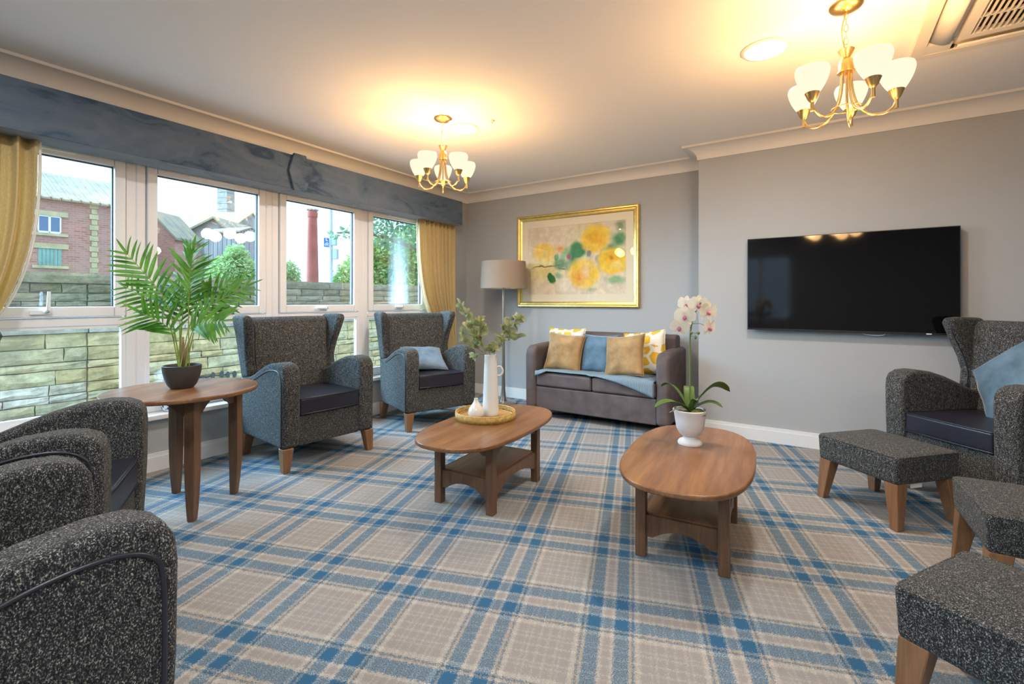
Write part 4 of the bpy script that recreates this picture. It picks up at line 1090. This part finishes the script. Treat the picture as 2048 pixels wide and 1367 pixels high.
spath = bez([(0, 0, 0.16)] + [tuple(camR*a+camF*b+Vector((0, 0, c))) for a, b, c in ((0.0, 0, 0.35), (0.0, 0.0, 0.55), (0.008, -0.01, 0.66), (0.025, -0.03, 0.73), (0.03, -0.07, 0.76))], 8)
bm = bmesh.new(); tube(bm, spath, 0.0042, 8); obj('stem', bm, 'orchstem', orc, ang=180)
bm = bmesh.new(); tube(bm, bez([(0, 0, 0.18), tuple(-camR*0.06-camF*0.02+Vector((0, 0, 0.20))), tuple(-camR*0.12-camF*0.03+Vector((0, 0, 0.175)))], 6), 0.003, 6); obj('aerial_root', bm, 'root', orc, ang=180)
PET = leaf_mesh('petal', 'petal', 1.5, 0.15, -0.12, (0.55, 0.40)); SEP = leaf_mesh('sepal', 'petal', 0.85, 0.1, -0.18, (0.55, 0.55))
ro = random.Random(5)
bm = bmesh.new(); lathe(bm, [(0, -0.01), (0.006, -0.006), (0.010, 0.002), (0.009, 0.010), (0.004, 0.016), (0, 0.017)], 12)
lip0 = None
def flower(p, face, s):
    e = empty('flower', p, 0, orc); n = face.normalized()
    rt = n.cross(Vector((0, 0, 1))).normalized(); upv = rt.cross(n).normalized()
    roll = ro.uniform(-0.2, 0.2)
    for a, me, k in ((90, SEP, 1.0), (18, PET, 1.05), (162, PET, 1.05), (232, SEP, 0.95), (308, SEP, 0.95)):
        a = R(a)+roll; d = rt*math.cos(a)+upv*math.sin(a)+n*0.12
        inst(me, 'petal', e, mat4=orient(n*0.003*(1 if me is PET else 0), d, n, s*k))
    global lip0
    if lip0 is None: lip0 = obj('lip', bm, 'lip', e); o = lip0
    else: o = inst(lip0, 'lip', e)
    q = (n*0.6-upv*0.8).to_track_quat('Z', 'Y'); o.rotation_mode = 'QUATERNION'; o.rotation_quaternion = q; o.location = n*0.008-upv*0.004
for a, b, c, fa, fd, s in ((-0.045, -0.05, 0.690, -0.5, -1, 0.056), (0.020, -0.06, 0.752, 0.0, -1, 0.054), (0.075, -0.05, 0.715, 0.35, -1, 0.056), (-0.075, -0.05, 0.632, -0.5, -1, 0.050), (0.080, -0.05, 0.632, 0.6, -0.9, 0.052), (-0.025, -0.02, 0.752, -0.6, -0.5, 0.050)):
    p = camR*a+camF*b+Vector((0, 0, c)); flower(p, camR*fa+camF*fd+Vector((0, 0, -0.15)), s)
    bm2 = bmesh.new(); near = min(spath, key=lambda q: (q-p).length); tube(bm2, [near, near.lerp(p, 0.5)+Vector((0, 0, 0.01)), p], 0.0018, 5); obj('flower_stalk', bm2, 'orchstem', orc, ang=180)
for a, b, c in ((0.0, -0.02, 0.60), (0.022, -0.02, 0.575), (0.035, -0.03, 0.60)):
    bm2 = bmesh.new(); p = camR*a+camF*b+Vector((0, 0, c)); lathe(bm2, [(0, -0.011), (0.007, -0.004), (0.008, 0.003), (0, 0.011)], 10, tuple(p)); near = min(spath, key=lambda q: (q-p).length); tube(bm2, [near, p], 0.0015, 5)
    obj('bud', bm2, 'orchstem', orc, ang=180)

# ------------------------------------------------------------------ china jar on the sill
jar = empty('ginger_jar', (-3.985, 1.535, 0.40), 0, label='blue and white china jar on the sill behind the palm pot', cat='jar')
bm = bmesh.new(); lathe(bm, [(0, 0), (0.05, 0), (0.065, 0.02), (0.078, 0.08), (0.080, 0.14), (0.070, 0.19), (0.05, 0.215), (0.045, 0.225), (0, 0.225)], 32); obj('body', bm, 'china', jar, ang=60)
bm = bmesh.new(); lathe(bm, [(0.058, 0.222), (0.060, 0.262), (0.054, 0.272), (0.02, 0.285), (0.012, 0.295), (0, 0.298)], 32); obj('lid', bm, 'china', jar, ang=60)

# ------------------------------------------------------------------ outside
bm = bmesh.new(); box(bm, -160, -4.2, -60, 140, -0.45, -0.25)
obj('ground_outside', bm, 'paving', smooth=False, label='paved ground outside the window', cat='ground', kind='structure')
bm = bmesh.new(); box(bm, -60, 40, -60, RY-0.2, -0.45, -0.25)
obj('ground_behind', bm, 'paving', smooth=False, label='paved ground outside the rear window', cat='ground', kind='structure')

# boundary wall of coursed stones; one pilaster joint, a dressed string course and a coping
SX = -6.2
gw = empty('boundary_wall', (SX, 0, -0.25), 0, label='coursed gritstone boundary wall outside the window', cat='wall', kind='structure')
def wy(y): return -0.012*(y-1.8)
bm = bmesh.new(); box(bm, -0.4, -0.02, -4.0, 16.0, 0, 1.55); obj('core', bm, 'mortar', gw, smooth=False)
rs = random.Random(21)
def stone(x, y0, y1, z0, z1, mat, rough=1.0, name='stone'):
    bm = bmesh.new(); g = 0.004
    y0 += g; y1 -= g; z0 += g; z1 -= g
    j = lambda s: rs.uniform(-s, s)*rough
    ny = 3 if y1-y0 < 0.45 else 4
    G = []
    for a in range(ny+1):
        col_ = []
        for b in range(4):
            ed = (a in (0, ny)) + (b in (0, 3))
            fy = a/ny if ed else a/ny+j(.06); fz = b/3 if ed else b/3+j(.08)
            xx = (x-0.008*rough if ed else x+0.006*rough) + j(.010 if not ed else .006)
            col_.append(bm.verts.new((xx, y0+(y1-y0)*fy + (j(.005) if ed else 0), z0+(z1-z0)*fz + (j(.004) if ed else 0))))
        G.append(col_)
    for a in range(ny):
        for b in range(3): bm.faces.new([G[a][b], G[a+1][b], G[a+1][b+1], G[a][b+1]])
    ring = [G[a][0] for a in range(ny+1)]+[G[ny][b] for b in (1, 2, 3)]+[G[a][3] for a in range(ny-1, -1, -1)]+[G[0][b] for b in (2, 1)]
    back = [bm.verts.new((-0.05, v.co.y, v.co.z)) for v in ring]
    for k in range(len(ring)):
        m = (k+1) % len(ring); bm.faces.new([ring[k], back[k], back[m], ring[m]])
    return obj(name, bm, mat, gw, smooth=False)
PJ = 1.64
z = 0.0; row = 0
courses = []
while z < 1.02: h = rs.choice((0.06, 0.075, 0.09, 0.10, 0.14)); courses.append((z, z+h, 'low')); z += h
zb = z
courses.append((zb, zb+0.12, 'band')); z = zb+0.12
while z < 1.57: h = rs.choice((0.065, 0.08, 0.095)); courses.append((z, z+h, 'up')); z += h
ztop = z
count = 0
for (a, b, kind) in courses:
    y = 0.15+rs.uniform(-0.2, 0); far = 7.2
    if b < 0.25: continue
    while y < far:
        wdt = rs.uniform(0.20, 0.58) if kind != 'band' else rs.uniform(0.8, 1.3)
        y1 = y+wdt
        if y < PJ < y1+0.12: y1 = PJ
        s0, s1 = 0.0, 0.0
        mat = {'low': 'stone', 'band': 'stone_smooth', 'up': 'stone_dark'}[kind]  # paler low, darker up: the light on the wall is in the colour
        if kind == 'low' and y1 <= PJ+0.01 and 0.42 < (a+b)/2 < 0.66: mat = 'stone_lime'
        px = 0.03 if y >= PJ-0.01 else 0.012
        if kind == 'band': px += 0.03
        stone(px, y, y1, a, b, mat, 0.25 if kind == 'band' else 1.0); count += 1
        y = y1
y = 0.0
while y < 8.0:
    y1 = y+rs.uniform(0.5, 0.9); stone(0.04, y, y1, ztop, ztop+0.11, 'stone_dark', 0.6, 'coping_stone'); y = y1
# far and near rest of the wall face, one roughened strip each
for nm, ya, yb in (('a', -4.0, 0.0), ('b', 8.0, 16.0)):
    bm = bmesh.new()
    for (a, b, kind) in courses:
        y = ya
        while y < yb-0.05:
            y1 = min(yb, y+rs.uniform(0.3, 0.6)); d = 0.02+rs.uniform(-.008, .008); box(bm, -0.05, d, y+0.006, y1-0.006, a+0.006, b-0.006); y = y1
    box(bm, -0.05, 0.04, ya, yb, ztop, ztop+0.11)
    obj('rough_stonework', bm, 'stone_dark', gw, smooth=False, kind='stuff')
bm = bmesh.new(); box(bm, -0.4, -0.02, -4, 16, 1.55, ztop+0.10); obj('core_top', bm, 'mortar', gw, smooth=False)
for k, (y, zz, hh) in enumerate(((2.56, 0.545, 0.07), (2.62, 0.515, 0.05), (2.68, 0.525, 0.04), (2.735, 0.50, 0.05), (2.80, 0.505, 0.09), (2.90, 0.50, 0.10), (2.97, 0.495, 0.085), (3.05, 0.49, 0.09))):
    bm = bmesh.new(); prism(bm, [(y+0.022*math.cos(a*PI/5)*(1+0.2*math.sin(3*a+k)), zz+hh/2+hh/2*math.sin(a*PI/5)) for a in range(10)], 0, 0.044, 0.052)
    obj('paint_mark', bm, 'paint_black', gw, smooth=False)

GZ = -0.25
# brick warehouse
A, B, C = Vector((-37.73, 5.21, 0)), Vector((-37.29, 12.67, 0)), Vector((-43.36, 15.87, 0))
bw = empty('brick_warehouse', (A.x, A.y, GZ), math.atan2(B.y-A.y, B.x-A.x), label='old red brick warehouse with pale sheeted roof seen through the window', cat='building')
Lw = (B-A).length; eave = 7.45; dpt = (C-B).length
inv = Matrix.Rotation(-bw.rotation_euler.z, 3, 'Z')
sgn = 1 if (inv @ (C-B)).y > 0 else -1
bm = bmesh.new(); box(bm, 0, Lw, 0, dpt*sgn, 0, eave); obj('wall', bm, 'brick', bw, smooth=False)
rh = 2.3; ym = sgn*5.0
bm = bmesh.new(); prism(bm, [(0, eave), (sgn*dpt, eave), (ym, eave+rh)], 0, Lw-0.3, Lw); obj('gable', bm, 'brick', bw, smooth=False)
npan = 17
for k in range(npan):
    x0, x1 = Lw*k/npan, Lw*(k+1)/npan
    bm = bmesh.new()
    for side in (0, 1):
        ya, yb = (sgn*-0.3, ym) if side == 0 else (sgn*(dpt+0.3), ym)
        hexa(bm, [(x0+0.02, ya, eave-0.1), (x1-0.02, ya, eave-0.1), (x1-0.02, yb, eave+rh), (x0+0.02, yb, eave+rh), (x0+0.02, ya, eave), (x1-0.02, ya, eave), (x1-0.02, yb, eave+rh+0.1), (x0+0.02, yb, eave+rh+0.1)])
    hexa(bm, [(x1-0.07, sgn*-0.3, eave), (x1+0.03, sgn*-0.3, eave), (x1+0.03, ym, eave+rh+0.1), (x1-0.07, ym, eave+rh+0.1), (x1-0.07, sgn*-0.3, eave+0.07), (x1+0.03, sgn*-0.3, eave+0.07), (x1+0.03, ym, eave+rh+0.17), (x1-0.07, ym, eave+rh+0.17)])
    obj('roof_sheet', bm, 'roof', bw, smooth=False)
for (x0, x1, za, zb_, kind) in ((2.55, 3.54, 5.41, 6.40, 'w'), (2.57, 3.56, 3.52, 4.51, 'g')):
    wdw = empty('window', (0, 0, 0), 0, bw)
    f = -sgn*0.06
    if kind == 'w':
        xm = (x0+x1)/2
        for xa, xb in ((x0, xm), (xm, x1)): rbox('pane', xa+0.05, xb-0.05, f*0.5, f*0.2, za+0.05, zb_-0.05, 'winblue', wdw, r=0, smooth=False)
        bm = bmesh.new()
        for xa, xb in ((x0, x0+0.06), (xm-0.05, xm+0.05), (x1-0.06, x1)): box(bm, xa, xb, f, 0, za, zb_)
        box(bm, x0, x1, f, 0, za, za+0.10); box(bm, x0, x1, f, 0, zb_-0.05, zb_); obj('frame', bm, 'white', wdw, smooth=False)
    else:
        n = 6
        for k in range(n): rbox('board', x0+(x1-x0)*k/n+0.008, x0+(x1-x0)*(k+1)/n-0.008, f*0.6, 0, za, zb_, 'greenboard', wdw, r=0, smooth=False)
    rbox('lintel', x0-0.25, x1+0.3, f*1.4, 0.0, zb_, zb_+0.30, 'lintel', wdw, r=0, smooth=False)
    rbox('sill', x0-0.25, x1+0.3, f*2, 0.0, za-0.16, za, 'lintel', wdw, r=0, smooth=False)
k = 0; zq = 0.2; xq = 5.08
while zq < eave-0.3:
    wq = 0.27 if k % 2 else 0.17
    rbox('quoin', xq-wq, xq+wq*0.6, -sgn*0.05, 0.0, zq, zq+0.30, 'lintel', bw, r=0, smooth=False); zq += 0.33; k += 1

# brick and stone gabled sheds behind
def gable_block(name, label, pos, w, e, r, ro_, depth, wallmat, roofmat, along='depth', nsheet=8, windows=()):
    o = empty(name, (*pos, GZ), YAW, label=label, cat='building')
    if along == 'depth':   # gable faces the viewer
        bm = bmesh.new(); prism(bm, [(-w, 0), (w, 0), (w, e), (ro_, r), (-w, e)], 1, 0, depth); obj('wall', bm, wallmat, o, smooth=False)
        for s, xa in ((-1, -w-0.25), (1, w+0.25)):
            for k in range(nsheet):
                y0, y1 = -0.25+(depth+0.25)*k/nsheet, -0.25+(depth+0.25)*(k+1)/nsheet-0.03
                bm = bmesh.new(); ze = e-(r-e)/(w+abs(ro_))*0.25
                hexa(bm, [(xa, y0, ze), (ro_, y0, r), (ro_, y1, r), (xa, y1, ze), (xa, y0, ze+0.18), (ro_, y0, r+0.18), (ro_, y1, r+0.18), (xa, y1, ze+0.18)]); obj('roof_sheet', bm, roofmat, o, smooth=False)
    else:                  # ridge runs across the view
        bm = bmesh.new(); prism(bm, [(0, 0), (depth, 0), (depth, e), (depth/2, r), (0, e)], 0, -w, w); obj('wall', bm, wallmat, o, smooth=False)
        for k in range(nsheet):
            x0, x1 = -w-0.2+(2*w+0.4)*k/nsheet, -w-0.2+(2*w+0.4)*(k+1)/nsheet-0.05
            for ya in (-0.3, depth+0.3):
                bm = bmesh.new(); hexa(bm, [(x0, ya, e-0.12), (x1, ya, e-0.12), (x1, depth/2, r), (x0, depth/2, r), (x0, ya, e+0.05), (x1, ya, e+0.05), (x1, depth/2, r+0.15), (x0, depth/2, r+0.15)]); obj('roof_sheet', bm, roofmat, o, smooth=False)
    for (x0, x1, z0, z1) in windows:
        wdw = empty('window', (0, 0, 0), 0, o)
        rbox('pane', x0, x1, -0.02, 0.05, z0, z1, 'winblue', wdw, r=0, smooth=False)
        rbox('lintel', x0-0.25, x1+0.25, -0.1, 0.05, z1, z1+0.3, 'lintel', wdw, r=0, smooth=False)
    return o
gable_block('mossy_barn', 'long barn with a rusty moss covered sheet roof behind the palm', (-52.91, 21.58), 3.24, 7.73, 11.3, 0.0, 12, 'farstone', 'mossroof', 'across', 14)
gable_block('brick_gable', 'low brick gable end beside the palm tips', (-42.83, 15.02), 1.91, 6.34, 8.25, 0.15, 3, 'brick', 'roof', 'depth', 4)
gable_block('stone_shed', 'grey stone gabled shed with a small window behind the palm', (-43.61, 19.29), 2.33, 6.88, 8.45, 0.76, 6, 'farstone', 'roof', 'depth', 5, windows=((-1.48, -0.85, 5.10, 6.16),))
tw_ = empty('clad_tower', (-33.92, 16.06, GZ), YAW-R(16), label='weathered timber clad loading tower with shallow sheeted roof', cat='building')
hw = 1.56; e = 6.10; r = 6.44
bm = bmesh.new(); box(bm, -hw, hw, 0, 1.6, 0, e); bm2 = None; obj('core', bm, 'clad', tw_, smooth=False)
for k in range(16):
    x0 = -hw+2*hw*k/16; rbox('board', x0+0.01, x0+2*hw/16-0.01, -0.05-0.02*(k % 2), 0, 0, e, 'clad', tw_, r=0, smooth=False)
for k in range(8):
    y0 = 1.6*k/8; rbox('board', hw, hw+0.05+0.02*(k % 2), y0+0.01, y0+0.19, 0, e+0.3*(1-abs(k-3.5)/4), 'clad', tw_, r=0, smooth=False)
for k in range(10):
    x0, x1 = -hw-0.1+(2*hw+0.2)*k/10, -hw-0.1+(2*hw+0.2)*(k+1)/10-0.03
    for ya in (-0.2, 1.8):
        bm = bmesh.new(); hexa(bm, [(x0, ya, e-0.05), (x1, ya, e-0.05), (x1, 0.8, r), (x0, 0.8, r), (x0, ya, e+0.05), (x1, ya, e+0.05), (x1, 0.8, r+0.1), (x0, 0.8, r+0.1)]); obj('roof_sheet', bm, 'roof', tw_, smooth=False)
# square stone chimney and round brick chimney
sc_ = empty('stone_chimney', (-71.72, 34.37, GZ), YAW-R(8), label='tall square stone mill chimney behind the clad tower', cat='chimney')
b0, b1, hh = 0.97, 0.72, 21.06
nb = 26
for k in range(nb):
    f0, f1 = k/nb, (k+1)/nb; q0, q1 = b0+(b1-b0)*f0, b0+(b1-b0)*f1
    bm = bmesh.new(); hexa(bm, [(-q0, -q0, hh*f0), (q0, -q0, hh*f0), (q0, q0, hh*f0), (-q0, q0, hh*f0), (-q1, -q1, hh*f1-0.04), (q1, -q1, hh*f1-0.04), (q1, q1, hh*f1-0.04), (-q1, q1, hh*f1-0.04)]); obj('stone_course', bm, 'ashlar', sc_, smooth=False)
bm = bmesh.new(); box(bm, -b1*0.9, b1*0.9, -b1*0.9, b1*0.9, 0, hh); obj('core', bm, 'mortar', sc_, smooth=False)
rc = empty('brick_chimney', (-67.58, 45.44, GZ), 0, label='tall round red brick chimney standing alone against the sky', cat='chimney')
k = 0.0795; H = 14.81
bm = bmesh.new(); lathe(bm, [(0, 0), (12.6*k, 0), (11.2*k, H*0.35), (8.6*k, H)], 32); obj('shaft', bm, 'chimbrick', rc)
bm = bmesh.new(); lathe(bm, [(8.6*k, H-1.0*k), (9.6*k, H), (9.9*k, H+9*k), (9.0*k, H+10*k), (8.8*k, H+13*k), (0, H+13*k)], 32); obj('crown_moulding', bm, 'chimbrick', rc, ang=30)
for a in range(6): rbox('crown_block', -0.25, 0.25, -0.2, 0.2, 0, 0.2, 'ashlar', rc, r=0, loc=(8.3*k*math.cos(a*PI/3), 8.3*k*math.sin(a*PI/3), H+13*k), rot=(0, 0, a*PI/3+PI/2))

# lamp post with a cycle route sign
pl = empty('lamp_post', (-11.29, 8.15, GZ), YAW, label='grey steel street post with a small blue sign', cat='lamp post')
bm = bmesh.new(); lathe(bm, [(0, 0), (0.075, 0), (0.07, 1.0), (0.052, 1.1), (0.048, 6.2), (0, 6.2)], 20); obj('pole', bm, 'steel', pl)
bm = bmesh.new(); tube(bm, bez([(0, 0, 6.1), (0.05, -0.1, 6.4), (0.4, -0.4, 6.6), (0.8, -0.6, 6.62)], 6), 0.035, 8); obj('bracket', bm, 'steel', pl, ang=180)
rbox('lamp_head', 0.75, 1.3, -0.75, -0.5, 6.58, 6.68, 'steel', pl, r=0.02)
zs = 3.06
sg = empty('sign', (-0.085, -0.06, zs), R(48), pl)
rbox('plate', -0.085, 0.085, -0.004, 0.004, -0.125, 0.125, 'signblue', sg, r=0)
def mark(polys, nm='sign_symbol'):
    bm = bmesh.new()
    for P in polys: prism(bm, P, 1, -0.0065, -0.0035)
    obj(nm, bm, 'signwhite', sg, smooth=False)
mark([[(-0.03, 0.055), (-0.012, 0.055), (-0.012, 0.085), (0.005, 0.085), (-0.021, 0.112), (-0.047, 0.085), (-0.03, 0.085)], [(-0.03, 0.04), (0.03, 0.04), (0.03, 0.056), (-0.03, 0.056)]], 'arrow_symbol')
def ringpoly(cx, cz, r, w, n=14): return [[(cx+r*math.cos(2*PI*i/n), cz+r*math.sin(2*PI*i/n)), (cx+r*math.cos(2*PI*(i+1)/n), cz+r*math.sin(2*PI*(i+1)/n)), (cx+(r-w)*math.cos(2*PI*(i+1)/n), cz+(r-w)*math.sin(2*PI*(i+1)/n)), (cx+(r-w)*math.cos(2*PI*i/n), cz+(r-w)*math.sin(2*PI*i/n))] for i in range(n)]
def barp(x0, z0, x1, z1, w=0.005):
    d = Vector((x1-x0, z1-z0)).normalized(); n = Vector((-d.y, d.x))*w
    return [(x0-n.x, z0-n.y), (x1-n.x, z1-n.y), (x1+n.x, z1+n.y), (x0+n.x, z0+n.y)]
mark(ringpoly(-0.036, -0.06, 0.032, 0.009)+ringpoly(0.036, -0.06, 0.032, 0.009)+[barp(-0.036, -0.06, -0.012, -0.01), barp(-0.012, -0.01, 0.03, -0.012), barp(0.03, -0.012, 0.0, -0.06), barp(0.0, -0.06, -0.036, -0.06), barp(0.036, -0.06, 0.024, 0.008), barp(-0.012, -0.01, -0.016, 0.006)], 'cycle_symbol')
for (dx, z0, z1, w_) in ((0.10, 0.02, 0.22, 0.055), (0.13, -0.36, -0.08, 0.06), (0.09, 0.24, 0.32, 0.05)):
    rbox('control_box', dx-w_, dx+w_, -0.07, 0.07, zs+z0-0.09, zs+z1-0.09, 'steel', pl, r=0.008)

# vegetation
def foliage(name, blobs, n, size, mat, parent, seed, **kw):
    r = random.Random(seed); verts = []; faces = []
    tot = sum(b[3]*b[4]*b[5] for b in blobs)
    for b in blobs:
        m = max(20, int(n*b[3]*b[4]*b[5]/tot))
        for _ in range(m):
            while True:
                p = Vector((r.uniform(-1, 1), r.uniform(-1, 1), r.uniform(-1, 1)))
                if 0.25 < p.length < 1: break
            p = Vector((b[0]+p.x*b[3], b[1]+p.y*b[4], b[2]+p.z*b[5]))
            d = Vector((r.gauss(0, 1), r.gauss(0, 1), r.gauss(0, 0.7)-0.3)).normalized(); s = d.orthogonal().normalized(); q = r.uniform(0, 2*PI)
            s = (s*math.cos(q)+d.cross(s)*math.sin(q)); L = size*r.uniform(0.6, 1.25); nn = d.cross(s)*0.12*L
            i = len(verts)
            verts += [p, p+d*L*0.5+s*L*0.27+nn, p+d*L, p+d*L*0.5-s*L*0.27+nn]
            faces.append((i, i+1, i+2, i+3))
    me = bpy.data.meshes.new(name); me.from_pydata([tuple(v) for v in verts], [], faces); me.materials.append(MAT[mat])
    o = bpy.data.objects.new(name, me); col.objects.link(o); o.parent = parent; o['kind'] = 'stuff'
    return tag(o, **kw)
def tree(name, label, pos, blobs, trunk, n, size, mat, seed, limbs=()):
    t = empty(name, (*pos, GZ), YAW, label=label, cat='tree' if 'tree' in name else 'bush', group='greenery beyond the boundary wall')
    bm = bmesh.new(); tube(bm, trunk, [0.16*(1-0.6*k/len(trunk)) for k in range(len(trunk))], 10); obj('trunk', bm, 'bark', t, ang=180)
    for lb in limbs:
        bm = bmesh.new(); pts = bez(lb, 6); tube(bm, pts, [0.06*(1-0.75*k/len(pts)) for k in range(len(pts))], 8); obj('branch', bm, 'bark', t, ang=180)
    foliage('foliage', blobs, n, size, mat, t, seed)
    return t
tree('broadleaf_tree', 'dark leafy tree whose branches hang across the last window', (-7.32, 7.16), [(0.1, 0.2, 3.0, 1.3, 0.8, 0.45), (-0.9, 0, 2.95, 0.55, 0.4, 0.17), (-1.40, 0, 2.85, 0.36, 0.3, 0.11), (0.7, 0, 2.55, 0.5, 0.5, 0.5), (-0.5, 0.3, 2.75, 0.45, 0.3, 0.12), (0.0, 0.2, 3.9, 1.5, 1.0, 0.5), (1.5, 0.2, 2.6, 0.9, 0.9, 1.2)],
     [(1.6, 0.3, 0), (1.5, 0.3, 1.4), (1.3, 0.3, 2.6), (1.2, 0.3, 3.8)], 5200, 0.12, 'tree2', 5, limbs=[[(1.4, 0.3, 2.0), (0.6, 0.2, 2.4), (-0.2, 0.1, 2.7), (-0.9, 0, 2.9), (-1.5, 0, 2.9)], [(1.35, 0.3, 1.9), (0.7, 0.1, 2.15), (0.3, 0, 2.35)], [(1.3, 0.3, 2.8), (0.5, 0.2, 3.2), (-0.5, 0.1, 3.3)]])
tree('light_green_tree', 'bright yellow-green young tree behind the lamp post', (-12.71, 10.81), [(0.2, 0, 2.9, 1.0, 0.8, 0.8), (-0.5, 0, 2.1, 0.9, 0.8, 0.75), (-0.9, 0, 1.5, 0.9, 0.7, 0.7), (0.9, 0, 2.3, 1.2, 0.8, 1.2), (1.5, 0, 3.2, 0.9, 0.7, 0.9)], [(0.2, 0, 0), (0.2, 0, 1.0), (0.3, 0, 2.4)], 8500, 0.18, 'tree', 6)
tree('willow_bush', 'bushy pale green willow in front of the clad tower', (-24.99, 12.34), [(0, 0, 2.8, 1.25, 0.9, 1.1), (-0.85, 0, 2.1, 0.75, 0.8, 0.9), (0.85, 0, 2.4, 0.55, 0.7, 0.9), (0.15, 0, 3.8, 0.55, 0.6, 0.55)], [(0, 0, 0), (0, 0, 1.2), (0.1, 0, 2.2)], 7000, 0.20, 'bush', 7)
tree('distant_tree', 'distant pale green tree beside the foot of the brick chimney', (-42.43, 26.03), [(0, 0, 3.9, 0.95, 0.9, 1.4), (-1.0, 0, 3.1, 1.1, 1, 1.5), (0.5, 0, 2.7, 0.9, 0.8, 1.0), (1.2, 0, 2.0, 0.7, 0.6, 0.7)], [(0, 0, 0), (0, 0, 2), (0, 0, 3)], 3600, 0.32, 'bush', 8)
